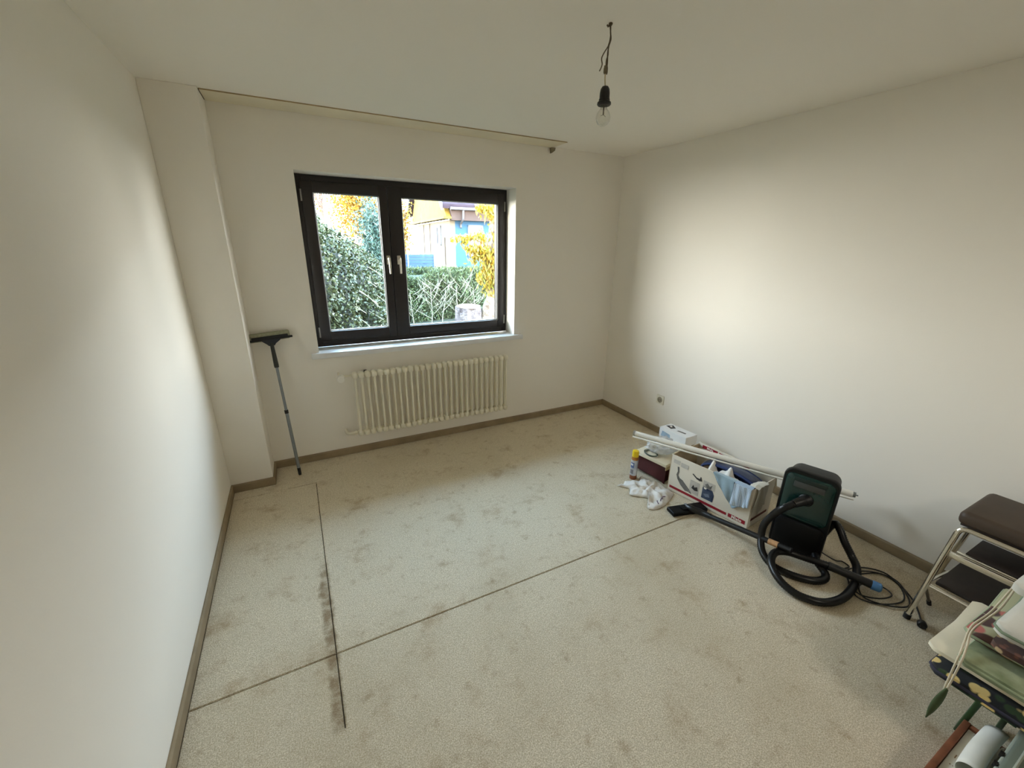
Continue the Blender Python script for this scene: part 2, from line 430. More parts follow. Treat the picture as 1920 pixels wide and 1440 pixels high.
def sash(x0, x1, gx0, gx1, gz0, gz1, hx, hinge):
    z0, z1 = fz0 + 0.045, fz1 - 0.04
    bm = B(); yA, yB = 0.158, 0.235
    w = (gx0 - x0, x1 - gx1, z1 - gz1, gz0 - z0)
    ring(bm, x0, x1, z0, z1, w, yA, yB, 0.007)
    s = obj('sash', bm, mFrame, win)
    bm = B(); ring(bm, gx0 - .002, gx1 + .002, gz0 - .002, gz1 + .002, (.008,) * 4, 0.176, 0.184, 0.001); obj('glazing_gasket', bm, mGasket, s, label='pale grey sealing strip round the glass')
    bm = B(); box(bm, (gx0 - .004, 0.186, gz0 - .004), (gx1 + .004, 0.206, gz1 + .004)); obj('pane', bm, mPane, s, label='clear glass pane')
    bm = B()
    box(bm, (hx - .014, 0.149, 1.535), (hx + .014, 0.159, 1.605), .004)
    lathe(bm, [(.010, 0), (.010, .03), (.0085, .036)], (hx, 0.150, 1.578), (0, -1, 0), 14)
    pts = cr([(hx, 0.118, 1.586), (hx, 0.112, 1.575), (hx + .001, 0.112, 1.53), (hx + .002, 0.114, 1.465)], 5)
    tube(bm, pts, [0.010] + [0.0095 - .00015 * i for i in range(len(pts) - 1)], 10)
    obj('handle', bm, mHandle, s, label='champagne-coloured lever handle')
    for hz in (1.02, 2.02):
        bm = B(); tube(bm, [(hinge, 0.160, hz - .04), (hinge, 0.160, hz + .04)], 0.007, 10); obj('hinge', bm, M('hinge_metal', (150, 146, 140), .4, .7), s)
    return s
sash(fx0 + 0.030, mid0 - .001, -2.722, -2.262, 1.024, 2.042, -2.224, fx0 + 0.028)
sash(mid0 + .001, fx1 - 0.030, -2.085, -1.243, 1.020, 2.040, -2.140, fx1 - 0.026)
bm = B(); box(bm, (OX0 - 0.055, -0.045, OZ0 - 0.043), (OX1 + 0.075, 0.0, OZ0 - .001), .004); box(bm, (OX0 + .001, -0.002, OZ0 - .043), (OX1 - .001, 0.18, OZ0 - .001), .002)
obj('window_sill', bm, mSill, win, label='white marble inner sill')
bm = B(); box(bm, (OX0 - .03, 0.25, OZ0 - .05), (OX1 + .03, 0.40, OZ0 - .02)); obj('outer_sill', bm, mAlu, win)

# ------------------------------------------------------------------ radiator
rad = thing('radiator', 'cream enamelled column radiator under the window', 'radiator', (-1.95, -0.09, 0.17))
ns = 28; x0r, x1r = -2.607, -1.288; pitch = (x1r - x0r) / (ns - 1)
def section(x):
    bm = B()
    zb, zt = 0.195, 0.742
    for yy in (-0.122, -0.082):
        pts = [(x, yy, zb + .03), (x, yy, zt - .03)]
        tube(bm, pts, 0.0098, 8, False)
    for z in (zb + .028, zt - .028):
        obox(bm, (x, -0.102, z), (pitch * 0.46, 0.034, 0.026), None, 0.02, 3)
    return bm
first = obj('radiator_section', section(x0r), mRad, rad, smooth=0.9)
for k in range(1, ns):
    o = first.copy(); C.objects.link(o); o.parent = rad; o.location = (k * pitch, 0, 0)
bm = B(); tube(bm, [(x0r, -.0935, .223), (x1r, -.0935, .223)], .015, 10); tube(bm, [(x0r, -.0935, .714), (x1r, -.0935, .714)], .015, 10)
obj('header_pipe', bm, mRad, rad)
bm = B(); box(bm, (-2.525, -.05, .685), (-2.500, -.001, .722), .003); obj('wall_bracket', bm, M('bracket_dark', (40, 34, 28), .6), rad, label='dark wall bracket')
bm = B()
tube(bm, [(-2.70, -.0935, .714), (x0r, -.0935, .714)], .008, 10); tube(bm, cr([(-2.70, -.0935, .714), (-2.712, -.08, .714), (-2.716, -.04, .714), (-2.716, -.001, .714)], 4), .009, 10)
obj('valve_pipe', bm, mRad, rad)
bm = B(); lathe(bm, [(.014, 0), (.020, .004), (.020, .02), (.026, .024), (.028, .034), (.028, .068), (.025, .077), (.014, .080)], (-2.705, -.10, .714), (-.12, -1, 0), 18)
obj('thermostat_knob', bm, mWhiteP, rad, label='white thermostat knob')
bm = B(); tube(bm, [(-2.68, -.0935, .223), (x0r, -.0935, .223)], .012, 10); tube(bm, cr([(-2.672, -.0935, .223), (-2.70, -.09, .223), (-2.712, -.06, .223), (-2.714, -.001, .223)], 4), .011, 10)
lathe(bm, [(.017, 0), (.017, .022)], (-2.655, -.0935, .223), (1, 0, 0), 6)
obj('return_pipe', bm, mRad, rad)

# ------------------------------------------------------------------ wall socket
so = thing('wall_socket', 'small cream power socket low on the right-hand wall', 'socket', (0, -0.818, 0.335))
bm = B(); box(bm, (-0.010, -0.861, 0.292), (-0.0005, -0.775, 0.378), .003); obj('cover_plate', bm, M('ivory_plastic', (226, 221, 204), .45, var=(20, .05)), so)
bm = B(); lathe(bm, [(.0275, 0), (.0275, .0035), (.0215, .0035), (.0205, .001), (.0005, .001)], (-0.010, -0.818, 0.335), (-1, 0, 0), 24); obj('socket_insert', bm, M('socket_shade', (150, 143, 124), .5), so)
for dy in (-.0095, .0095):
    bm = B(); lathe(bm, [(.003, 0), (.003, .0012)], (-0.0112, -0.818 + dy, 0.335), (-1, 0, 0), 10); obj('pin_hole', bm, M('hole_black', (14, 12, 10), .8), so)

# ------------------------------------------------------------------ bare bulb pendant
cx, cy = -1.735, -1.872
pend = thing('pendant_bulb', 'bare clear light bulb in a black socket hanging from ceiling wires', 'lamp', (cx, cy, 2.5))
mWire = M('brown_wire', (92, 78, 56), .6, var=(40, .2)); mWireW = M('ivory_wire', (196, 184, 150), .6)
bm = B(); lathe(bm, [(.007, 0), (.008, .003), (.005, .008)], (cx, cy, 2.4999), (0, 0, -1), 14); tube(bm, [(cx, cy, 2.494), (cx - .012, cy, 2.487), (cx - .018, cy - .004, 2.488)], .0035, 8); obj('ceiling_hook', bm, mWire, pend)
bm = B(); tube(bm, cr([(cx, cy, 2.497), (cx + .002, cy, 2.47), (cx + .006, cy, 2.45), (cx - .002, cy, 2.425), (cx - .004, cy, 2.40), (cx - .001, cy + .002, 2.375), (cx - .004, cy, 2.352)], 6), .0026, 8); obj('wire', bm, mWire, pend)
bm = B(); tube(bm, cr([(cx - .002, cy, 2.49), (cx + .007, cy + .003, 2.455), (cx - .001, cy + .003, 2.43), (cx - .002, cy, 2.40), (cx - .008, cy, 2.38), (cx - .007, cy, 2.355)], 6), .0024, 8); obj('wire', bm, mWire, pend)
bm = B(); tube(bm, cr([(cx + .001, cy + .002, 2.49), (cx + .003, cy, 2.46), (cx - .003, cy, 2.43), (cx - .018, cy + .004, 2.405), (cx - .028, cy + .004, 2.385), (cx - .024, cy + .004, 2.365), (cx - .034, cy + .004, 2.343)], 6), .0022, 8); obj('loose_wire', bm, mWire, pend)
bm = B(); box(bm, (cx - .0155, cy - .006, 2.338), (cx - .0005, cy + .006, 2.358), .003); tube(bm, [(cx - .011, cy, 2.336), (cx - .011, cy, 2.363)], .0045, 8); tube(bm, [(cx - .004, cy, 2.336), (cx - .004, cy, 2.361)], .0045, 8); obj('terminal_block', bm, M('terminal_brown', (116, 104, 78), .5, var=(90, .3)), pend)
bm = B(); tube(bm, cr([(cx - .009, cy, 2.338), (cx - .008, cy, 2.32), (cx - .0045, cy, 2.296)], 5), .0025, 8); obj('cord', bm, mWireW, pend)
sc = (cx - .004, cy, 2.298)
bm = B(); lathe(bm, [(.004, 0), (.012, -.003), (.0175, -.012), (.0195, -.025), (.0200, -.044), (.0215, -.046), (.0215, -.052), (.0265, -.056), (.0275, -.063), (.024, -.067), (.019, -.067)], sc, (0, 0, 1), 24)
obj('bulb_holder', bm, mBlackP, pend, label='black bakelite bulb holder')
bm = B(); lathe(bm, [(.0125, -.066), (.0125, -.074), (.0145, -.079), (.022, -.088), (.0272, -.100), (.0285, -.110), (.0265, -.122), (.020, -.132), (.010, -.1375), (.0005, -.139)], sc, (0, 0, 1), 24)
obj('glass_bulb', bm, glassmat('bulb_glass', (.95, .95, .93), .12, .02, fres=.22), pend, smooth=3, label='clear glass bulb')
bm = B(); tube(bm, [(sc[0], cy, sc[2] - .068), (sc[0], cy, sc[2] - .098)], .0028, 8); tube(bm, cr([(sc[0] - .012, cy, sc[2] - .104), (sc[0], cy, sc[2] - .099), (sc[0] + .012, cy, sc[2] - .104)], 4), .0008, 6)
obj('filament_stem', bm, M('filament_grey', (96, 90, 80), .4, .3), pend)

# ------------------------------------------------------------------ window squeegee leaning in the corner
sq = thing('window_squeegee', 'window squeegee with a grey telescopic pole leaning by the corner column', 'squeegee', (-3.088, -0.191, 0))
ft, tp = V((-3.088, -0.191, 0.0)), V((-3.132, -0.062, 1.015)); dv = tp - ft
at = lambda f: ft + dv * f
bm = B(); tube(bm, [at(0), at(.012), at(.055), at(.06)], [.010, .0115, .0125, .011], 10); obj('foot_cap', bm, mRubber, sq)
bm = B(); tube(bm, [at(.055), at(.50)], .0115, 12); obj('lower_pole', bm, mAlu, sq)
bm = B(); tube(bm, [at(.49), at(.84)], .0095, 12); obj('upper_pole', bm, mAlu, sq)
bm = B(); tube(bm, [at(.485), at(.51)], .0135, 12); obj('clamp_ring', bm, mBlackP, sq)
bm = B(); tube(bm, [at(.825), at(.84), at(.97), at(1.0)], [.015, .016, .0125, .0115], 12); obj('grip', bm, M('grip_green_black', (38, 40, 34), .5), sq)
hc = V((-3.135, -0.047, 1.04)); ax = V((1, 0.02, 0.07)).normalized(); ay = V((0, 1, .1)).normalized(); az = ax.cross(ay); ay = az.cross(ax)
bm = B(); prism(bm, [hc + ax * a + az * b - ay * .018 for a, b in ((-.055, -.006), (-.03, -.03), (-.018, -.045), (.018, -.045), (.03, -.03), (.062, -.008), (.062, .006), (-.055, .006))], ay * .02); obj('head_bracket', bm, M('bracket_charcoal', (40, 42, 50), .5), sq)
bm = B(); obox(bm, hc + az * .004 - ay * .012, (.142, .006, .007), (ax, ay, az), .002); obox(bm, hc + az * .014 - ay * .010, (.115, .006, .012), (ax, ay, az), .003); obj('rubber_blade', bm, mRubber, sq)
bm = B(); obox(bm, hc + az * .016 + ay * .015 - ax * .022, (.150, .021, .030), (ax, ay, az), .012, 3); obj('sponge_sleeve', bm, M('sponge_mesh', (160, 160, 134), .95, bump=(160, .8, .004), var=(70, .25)), sq, label='pale mesh-covered sponge')

# ------------------------------------------------------------------ carton
NL, NRt, FR, FL = V((-.678, -1.586, 0)), V((-.580, -2.148, 0)), V((-.322, -2.12, 0)), V((-.345, -1.548, 0))
BH = 0.292
mCarton = M('white_printed_carton', (226, 220, 206), .7, var=(5, .06)); mCartonIn = M('brown_carton_inside', (186, 168, 138), .85, var=(12, .15), bump=(40, .1, .002))
ct = thing('carton', 'large open white carton with a red stripe and printed appliance pictures', 'box', (-.5, -1.85, 0))
UP = V((0, 0, 1))
def panel(name, a, b, z0, z1, th=.005, mat=None, lean=V((0, 0, 0))):
    d = (b - a).normalized(); n = V((d.y, -d.x, 0))   # outward for a->b going NL->NR
    bm = B(); prism(bm, [a + UP * z0, b + UP * z0, b + UP * z1 + lean, a + UP * z1 + lean], -n * th)
    return obj(name, bm, mat or mCarton, ct)
cen = (NL + NRt + FR + FL) / 4
fp = panel('front_panel', NL, NRt, 0.002, BH)
panel('right_panel', NRt, FR, 0.002, BH)
bp = panel('back_panel', FR, FL, 0.002, BH + .006)
panel('left_panel', FL, NL, 0.002, BH - .004, mat=mCartonIn)
bm = B(); prism(bm, [p + UP * .004 for p in (NL, NRt, FR, FL)], UP * .004); obj('bottom_panel', bm, mCartonIn, ct)
# flap folded out towards the wall, printed red
bm = B(); prism(bm, [FL + UP * (BH + .005) + V((.004, 0, 0)), FR + UP * (BH + .005) + V((.004, 0, 0)), FR + V((.07, .02, BH - .10)), FL + V((.07, -.01, BH - .10))], V((.004, 0, 0))); fl_ = obj('back_flap', bm, mCarton, ct)
fd = (NRt - NL).normalized(); fn = V((fd.y, -fd.x, 0)).normalized(); FLn = (NRt - NL).length
if fn.x > 0: fn = -fn
def onp(s, t, off=.0006): return NL + fd * (s * FLn) + UP * (t * BH) + fn * off
def decal(name, poly, mat, parent=fp, off=.0005, th=.0006, label=None):
    bm = B(); prism(bm, [onp(s, t, off) for s, t in poly], fn * th); return obj(name, bm, mat, parent, label=label)
mRed = M('print_red', (150, 22, 40), .55, var=(8, .08)); mGreyPr = M('print_grey', (120, 118, 114), .7, var=(18, .5)); mPale = M('print_pale_grey', (196, 192, 184), .7, var=(30, .15))
mDarkPr = M('print_dark', (58, 56, 56), .6, var=(40, .5)); mNavyPr = M('print_navy_photo', (30, 44, 74), .5, var=(25, .8), rgb2=(86, 100, 122)); mWhitePr = M('print_white', (238, 234, 226), .6)
R4 = lambda s0, s1, t0, t1: [(s0, t0), (s1, t0), (s1, t1), (s0, t1)]
decal('red_stripe', R4(.03, .765, .10, .165), mRed, label='dark red printed stripe')
decal('logo_panel', R4(.785, .975, .095, .185), mRed, label='red logo block')
decal('text_block', R4(.04, .13, .80, .90), mPale); decal('text_block', R4(.14, .24, .77, .88), mPale)
decal('vacuum_picture', [(.10, .74), (.125, .74), (.135, .62), (.128, .52), (.15, .46), (.19, .44), (.30, .27), (.33, .19), (.28, .21), (.24, .20), (.17, .30), (.12, .42), (.10, .52), (.112, .62)], mGreyPr, label='printed picture of a canister vacuum cleaner')
decal('nozzle_picture', [(.30, .72), (.31, .74), (.36, .68), (.40, .68), (.405, .74), (.415, .73), (.43, .64), (.40, .62), (.36, .64)], mDarkPr)
decal('photo_panel', R4(.29, .41, .22, .56), mPale); decal('photo_detail', [(.315, .36), (.335, .46), (.35, .40), (.385, .44), (.40, .34), (.36, .32)], mDarkPr, off=.0012)
decal('photo_panel', R4(.45, .59, .52, .70), mPale); decal('photo_detail', [(.47, .60), (.50, .66), (.53, .60), (.56, .66), (.55, .56), (.50, .55)], mGreyPr, off=.0012)
decal('navy_photo', [(.45, .24), (.59, .24), (.595, .42), (.57, .52), (.54, .56), (.45, .56)], mNavyPr, label='printed navy blue photograph')
decal('photo_detail', [(.47, .36), (.53, .40), (.55, .33), (.50, .30)], M('print_steel', (120, 130, 148), .5), off=.0012)
decal('photo_detail', [(.465, .49), (.495, .49), (.495, .53), (.465, .53)], mWhitePr, off=.0012)
def text(body, size, origin, xd, yd, mat, parent, off=0.0):
    cu = bpy.data.curves.new('lettering', 'FONT'); cu.body = body; cu.size = size; cu.extrude = .0003; cu.offset = off; cu.align_x = 'CENTER'; cu.align_y = 'CENTER'
    to = bpy.data.objects.new('tmp_text', cu); C.objects.link(to)
    dg = bpy.context.evaluated_depsgraph_get(); me = bpy.data.meshes.new_from_object(to.evaluated_get(dg))
    bpy.data.objects.remove(to)
    zd = V(xd).cross(V(yd)); m = Matrix([V(xd), V(yd), zd]).transposed()
    org = ORG[parent.name]
    for v in me.vertices: v.co = m @ v.co + V(origin) - org
    me.materials.clear()
    return link_mesh('lettering', me, mat, parent, None)
text('Miele', .030, onp(.88, .138, .0016), fd, UP, mWhitePr, fp, .0006)
# the same stripe and word on the flap that leans to the wall
rd = (FL - FR).normalized()
bm = B(); prism(bm, [FR.lerp(FL, .30) + V((-.0055, 0, BH - .025)), FR.lerp(FL, .70) + V((-.0055, 0, BH - .025)), FR.lerp(FL, .70) + V((-.0055, 0, BH - .006)), FR.lerp(FL, .30) + V((-.0055, 0, BH - .006))], V((-.0006, 0, 0))); obj('red_stripe', bm, mRed, bp)
bm = B(); prism(bm, [FR.lerp(FL, .72) + V((-.0055, 0, BH - .028)), FR.lerp(FL, .94) + V((-.0055, 0, BH - .028)), FR.lerp(FL, .94) + V((-.0055, 0, BH - .003)), FR.lerp(FL, .72) + V((-.0055, 0, BH - .003))], V((-.0006, 0, 0))); obj('logo_panel', bm, mRed, bp)
text('Miele', .024, FR.lerp(FL, .83) + V((-.0066, 0, BH - .015)), -rd, UP, mWhitePr, bp, .0004)
# red print on the right panel
rp = (FR - NRt).normalized(); rn = V((rp.y, -rp.x, 0)); rn = rn if rn.y < 0 else -rn
bm = B(); prism(bm, [NRt + rp * .03 + UP * .05 + rn * .0006, FR - rp * .03 + UP * .05 + rn * .0006, FR - rp * .03 + UP * .068 + rn * .0006, NRt + rp * .03 + UP * .068 + rn * .0006], rn * .0006)
obj('red_stripe', bm, M('print_maroon', (92, 34, 32), .6), [o for o in ct.children if o.name.startswith('right_panel')][0])

# cloths hanging over the carton front
def check_mat(name, c1, c2, c3, sc):
    m = M(name, c1, .9, sheen=.2, bump=(300, .3, .001)); n, l = m.node_tree.nodes, m.node_tree.links; p = n['Principled BSDF']
    tc = n.new('ShaderNodeTexCoord'); prev = lin(c1)
    src = None
    for axis, col in (('Y', c2), ('Z', c2)):
        w = n.new('ShaderNodeTexWave'); w.bands_direction = axis; w.inputs['Scale'].default_value = sc; w.inputs['Distortion'].default_value = .4
        l.new(tc.outputs['Object'], w.inputs['Vector'])
        r = n.new('ShaderNodeMapRange'); r.inputs[1].default_value = .55; r.inputs[2].default_value = .75; r.inputs[4].default_value = .6; l.new(w.outputs['Fac'], r.inputs[0])
        mx = n.new('ShaderNodeMix'); mx.data_type = 'RGBA'; l.new(r.outputs[0], mx.inputs[0]); mx.inputs[7].default_value = lin(col)
        if src is None: mx.inputs[6].default_value = prev
        else: l.new(src, mx.inputs[6])
        src = mx.outputs[2]
    l.new(src, p.inputs['Base Color']); return m
mChk = check_mat('blue_white_check', (206, 218, 228), (120, 156, 196), None, 34)
mBlueC = M('pale_blue_cloth', (150, 176, 192), .95, var=(14, .18), bump=(260, .4, .001), sheen=.3)
mNavy = M('navy_fabric', (22, 36, 74), .85, var=(20, .3), bump=(240, .3, .001), sheen=.3)
mWhC = M('white_cloth', (228, 224, 218), .92, var=(9, .08), bump=(120, .5, .003), sheen=.2)
mGreyC = M('grey_white_cloth', (196, 192, 180), .92, var=(9, .12), bump=(150, .4, .002), sheen=.2)
def hang(name, s0, s1, inside, drop, mat, loff, label, cat, amp=.006, k=9, hem=None, base=onp, top=1.0, ph=0.0):
    """cloth over the rim: v<.3 inside the box, then down the outside by drop(u)"""
    def f(u, v):
        s = s0 + (s1 - s0) * u; a = amp * math.sin(k * u + 5 * v + ph) + amp * .6 * math.sin(2.3 * k * u - 3 * v + 1 + ph)
        if v < .3:
            q = 1 - v / .3
            return base(s, top + .02 - q * inside / BH * .7, -.012 - .05 * q + a * .5)
        q = (v - .3) / .7
        return base(s + .02 * q * math.sin(3 * u), top + .025 - q * drop(u) / BH - .02 * (q ** .3), loff + a * (.3 + q))
    bm = B(); grid(bm, f, 22, 22, .0022)
    o = obj(name, bm, mat, None, base(s0, 1.0), label, cat)
    if hem:
        bm = B(); tube(bm, [V(f(i / 22, 1.0)) for i in range(23)], .0022, 6); tube(bm, [V(f(0, .3 + .7 * i / 22)) for i in range(23)], .0022, 6); h = obj('hem', bm, hem, o, label='dark blue hem')
    return o
hang('cleaning_cloth', .55, .90, .04, lambda u: .012 + .180 * (u / .7 if u < .7 else 1 - (u - .7) * .9), mBlueC, .010, 'pale blue cleaning cloth hanging in a point over the carton front', 'cloth', hem=mNavy, amp=.004)
hang('check_cloth', .80, .985, .04, lambda u: .150 - .02 * u + .006 * math.sin(5 * u), mChk, .026, 'blue and white checked cloth hanging over the carton front corner', 'cloth', hem=mNavy, ph=2.0, amp=.005)
def onr(s, t, off=0.0): return NRt + rp * (s * (FR - NRt).length) + UP * (t * BH) + rn * off
hang('grey_cloth', .06, .55, .04, lambda u: .20 - .05 * u, mGreyC, .012, 'greyish white cloth hanging over the short end of the carton', 'cloth', base=onr, k=7)
# navy bag and white rag inside
bm = B()
def bag(u, v):
    th = math.pi * u; r = 1 - .12 * abs(v - .5)
    return V((-.462, -1.92, .208)) + V((.10, .016, 0)) * ((v - .5) * .9) + V((.02, -.215, 0)) * math.cos(th) * r + UP * (.088 * math.sin(th) ** .8 * r)
grid(bm, bag, 24, 8, .006)
nb = obj('navy_bag', bm, mNavy, None, (-.455, -1.92, .2), 'navy blue soft bag standing inside the carton', 'bag', smooth=3)
bm = B(); tube(bm, [bag(i / 24, 0) for i in range(25)], .010, 8); tube(bm, [bag(i / 24, 1) for i in range(25)], .010, 8); obj('piping', bm, M('navy_trim', (30, 48, 96), .7), nb)
bm = B(); bmesh.ops.create_icosphere(bm, subdivisions=3, radius=1.0)
for v in bm.verts:
    c = v.co.copy(); v.co = V((-.455, -1.92, .19)) + V((c.x * .045, c.y * .18, c.z * .085))
obj('bag_filling', bm, mNavy, nb, smooth=3)
bm = B()
def rag(u, v):
    return V((-.575, -1.80 - .20 * u, .235)) + V((.06 * v, 0, .045 * v + .03 * math.sin(9 * u + 2 * v) * v + .012 * math.sin(21 * u)))
grid(bm, rag, 24, 8, .002); obj('white_rag', bm, mWhC, None, (-.55, -1.85, .24), 'crumpled white rag in the carton beside the navy bag', 'cloth')
bm = B()
box(bm, (-.560, -2.08, .009), (-.37, -1.66, .12), .01); obj('folded_fabric', bm, M('dim_fabric', (120, 112, 100), .95, var=(12, .3)), None, (-.48, -1.87, .01), 'folded grey fabric at the bottom of the carton', 'cloth')

# ------------------------------------------------------------------ maroon case with cream lid, things on it
e1 = V((.16, -.987, 0)).normalized(); e2 = V((.987, .16, 0)).normalized()     # along the front, away from camera
P0 = V((-.705, -1.272, 0)); LW, LD = .262, .43
mMar = M('maroon_board', (74, 22, 26), .6, var=(7, .25)); mLid = M('cream_lid', (222, 212, 188), .6, var=(5, .12))
mc = thing('maroon_case', 'maroon sided case with a flat cream lid left of the carton', 'case', tuple(P0 + e1 * .13 + e2 * .2))
bm = B()
def wav(s): return .012 + .020 * math.sin(math.pi * s) ** 2 + .010 * max(0, math.sin(2 * math.pi * s + .5))
def mp(s, z, d=0.0): return P0 + e1 * (s * LW) + e2 * d + UP * z
top = [mp(i / 16, .150, .022) for i in range(17)]; bot = [mp(i / 16, wav(i / 16) if 0 < i < 16 else 0, .014 - .012 * math.sin(math.pi * i / 16)) for i in range(17)]
poly = bot + top[::-1]
a = [bm.verts.new(p) for p in poly]
for i in range(16): bm.faces.new((a[i], a[i + 1], a[33 - i - 1], a[33 - i]))
ret = bmesh.ops.extrude_face_region(bm, geom=list(bm.faces))
for q in ret['geom']:
    if isinstance(q, bmesh.types.BMVert): q.co += e2 * .008
obj('front_panel', bm, mMar, mc)
bm = B(); obox(bm, mp(.5, .075, LD / 2 + .02), (LW / 2 - .012, LD / 2 - .022, .075), (e1, e2, UP), .003); obj('body', bm, mMar, mc)
bm = B(); obox(bm, mp(.5, .162, LD / 2), (LW / 2 + .012, LD / 2 + .008, .0125), (e1, e2, UP), .004); obj('lid', bm, mLid, mc, label='worn cream lid')
bm = B(); obox(bm, mp(1.03, .145, LD / 2), (.004, LD / 2, .022), (e1, e2, UP), .001); obj('lid_side', bm, M('tan_edge', (176, 158, 122), .7), mc)
LT = .1745
# white box at the back of the lid
wb0 = V((-.338, -1.148, LT + .0005)); wh = .085
wd1 = V((.02, -.257, 0)); wd2 = V((.134, .004, 0))
wb = thing('tissue_box', 'small white printed box at the back of the cream lid', 'box', tuple(wb0 + wd1 / 2 + wd2 / 2))
u1, u2 = wd1.normalized(), wd2.normalized()
bm = B(); prism(bm, [wb0, wb0 + wd1, wb0 + wd1 + wd2, wb0 + wd2], UP * wh); bmesh.ops.bevel(bm, geom=list(bm.edges), offset=.002, segments=1, affect='EDGES'); obj('box_body', bm, M('glossy_white_card', (232, 234, 236), .4, var=(10, .06)), wb)
def wbt(s, t, z=.0004): return wb0 + wd1 * s + wd2 * t + UP * (wh + z)
for nm, po, m_ in (('print_patch', [(.05, .45), (.30, .30), (.36, .62), (.16, .86)], mDarkPr), ('print_patch', [(.50, .35), (.80, .40), (.78, .55), (.52, .50)], mGreyPr), ('print_patch', [(.14, .55), (.22, .5), (.24, .6), (.16, .7)], mWhitePr)):
    bm = B(); prism(bm, [wbt(s, t, .0004 if m_ is not mWhitePr else .001) for s, t in po], UP * .0005); obj(nm, bm, m_, wb)
bm = B(); prism(bm, [wb0 + u1 * (.257 * s) + UP * z - u2 * .0004 for s, z in ((.08, .015), (.45, .012), (.42, .05), (.12, .06))], -u2 * .0005); obj('print_patch', bm, M('print_light_blue', (160, 186, 210), .5, var=(20, .4)), wb)
# plastic bag and wire ring
mBag = glassmat('clear_plastic_film', (.90, .91, .92), .14, .2)
_n, _l = mBag.node_tree.nodes, mBag.node_tree.links
_d = _n.new('ShaderNodeBsdfDiffuse'); _d.inputs[0].default_value = (.85, .86, .88, 1); _m = _n.new('ShaderNodeMixShader'); _m.inputs[0].default_value = .30
_src = _n['Material Output'].inputs[0].links[0].from_socket; _l.new(_src, _m.inputs[1]); _l.new(_d.outputs[0], _m.inputs[2]); _l.new(_m.outputs[0], _n['Material Output'].inputs[0])
bm = B()
ctr = V((-.53, -1.36, LT + .002))
rb = random.Random(5); bmesh.ops.create_icosphere(bm, subdivisions=4, radius=1.0)
from mathutils import noise as mn
for v in bm.verts:
    c = v.co.copy(); k = 1 + .35 * mn.noise(c * 2.2) + .22 * mn.noise(c * 5.5 + V((3, 1, 2))) + .10 * mn.noise(c * 12)
    v.co = ctr + V((c.x * .115 * k, c.y * .105 * k, max(0.0, (c.z * .5 + .42) * .095 * k)))
obj('plastic_bag', bm, mBag, None, tuple(ctr), 'crumpled clear plastic bag lying on the cream lid', 'bag', smooth=3)
bm = B()
rc = V((-.645, -1.365, LT + .006))
for k in range(3):
    tube(bm, cr([rc + V((.040 * math.cos(t + k), (.052 + .003 * k) * math.sin(t + k), .003 * k + .002 * math.sin(3 * t))) for t in [i * math.pi / 6 for i in range(12)]], 3, True) , .0030, 6, False)
obj('wire_ring', bm, M('green_wire', (62, 80, 66), .5, var=(40, .2)), None, tuple(rc), 'coil of dark green wire on the cream lid', 'wire')

# ------------------------------------------------------------------ spray can
can = thing('spray_can', 'slim aerosol can with a yellow cap standing on the carpet', 'spray can', (-.80, -1.36, 0))
cb = (-.80, -1.36, 0.0)
bm = B(); lathe(bm, [(.024, 0), (.0265, .003), (.0265, .035)], cb, seg=24); obj('base_band', bm, M('can_rust_band', (140, 84, 56), .4, .4, var=(30, .3)), can)
bm = B(); lathe(bm, [(.0262, .034), (.0262, .165)], cb, seg=24); cbod = obj('can_body', bm, M('can_silver', (206, 208, 212), .35, .4, var=(18, .25), rgb2=(150, 160, 180)), can)
bm = B(); lathe(bm, [(.0262, .164), (.026, .178), (.019, .190), (.0185, .196)], cb, seg=24); obj('shoulder', bm, M('can_brown', (168, 112, 48), .4, .3), can)
bm = B(); lathe(bm, [(.0215, .188), (.0245, .192), (.0245, .222), (.022, .238), (.012, .243), (.0005, .244)], cb, seg=24); obj('cap', bm, M('yellow_cap', (232, 200, 30), .35), can, label='bright yellow cap')
for z0, z1, a0, a1, m_ in ((.10, .145, 2.6, 3.9, M('label_blue', (92, 110, 160), .5)), (.05, .085, 2.7, 3.8, M('label_grey', (120, 120, 128), .5)), (.120, .135, 2.8, 3.6, M('label_white', (226, 228, 232), .5))):
    bm = B(); r_ = .0264 if m_.name != 'label_white' else .0266
    grid(bm, lambda u, v: (cb[0] + r_ * math.cos(a0 + (a1 - a0) * u), cb[1] + r_ * math.sin(a0 + (a1 - a0) * u), z0 + (z1 - z0) * v), 10, 1); obj('label_patch', bm, m_, can)

# ------------------------------------------------------------------ white cloth on the floor
bm = B()
outline = [(-.985, -1.395), (-.93, -1.40), (-.885, -1.378), (-.80, -1.42), (-.745, -1.385), (-.705, -1.47), (-.685, -1.56), (-.682, -1.650), (-.745, -1.690), (-.80, -1.712), (-.86, -1.735), (-.955, -1.738), (-.985, -1.70), (-.90, -1.665), (-.905, -1.61), (-.985, -1.535), (-.935, -1.47)]
oc = V((-.82, -1.55, 0)); po = cr([(x, y, 0) for x, y in outline], 6, True); n_o = len(po)
rings = []
for j in range(11):
    f = 1 - j / 10; row = []
    for p in po:
        q = oc + (p - oc) * f
        h = .012 + .030 * (1 - f ** 3) * (0.6 + 1.1 * mn.noise(V((q.x * 15, q.y * 15, 1)))) + .020 * mn.noise(V((q.x * 38, q.y * 38, 7)))
        if f == 1: h = .004 + .016 * max(0, mn.noise(V((q.x * 30, q.y * 30, 3))))
        row.append(bm.verts.new((q.x, q.y, max(h, .003))))
    rings.append(row)
for a, b in zip(rings, rings[1:]):
    for k in range(n_o):
        try: bm.faces.new((a[k], a[(k + 1) % n_o], b[(k + 1) % n_o], b[k]))
        except ValueError: pass
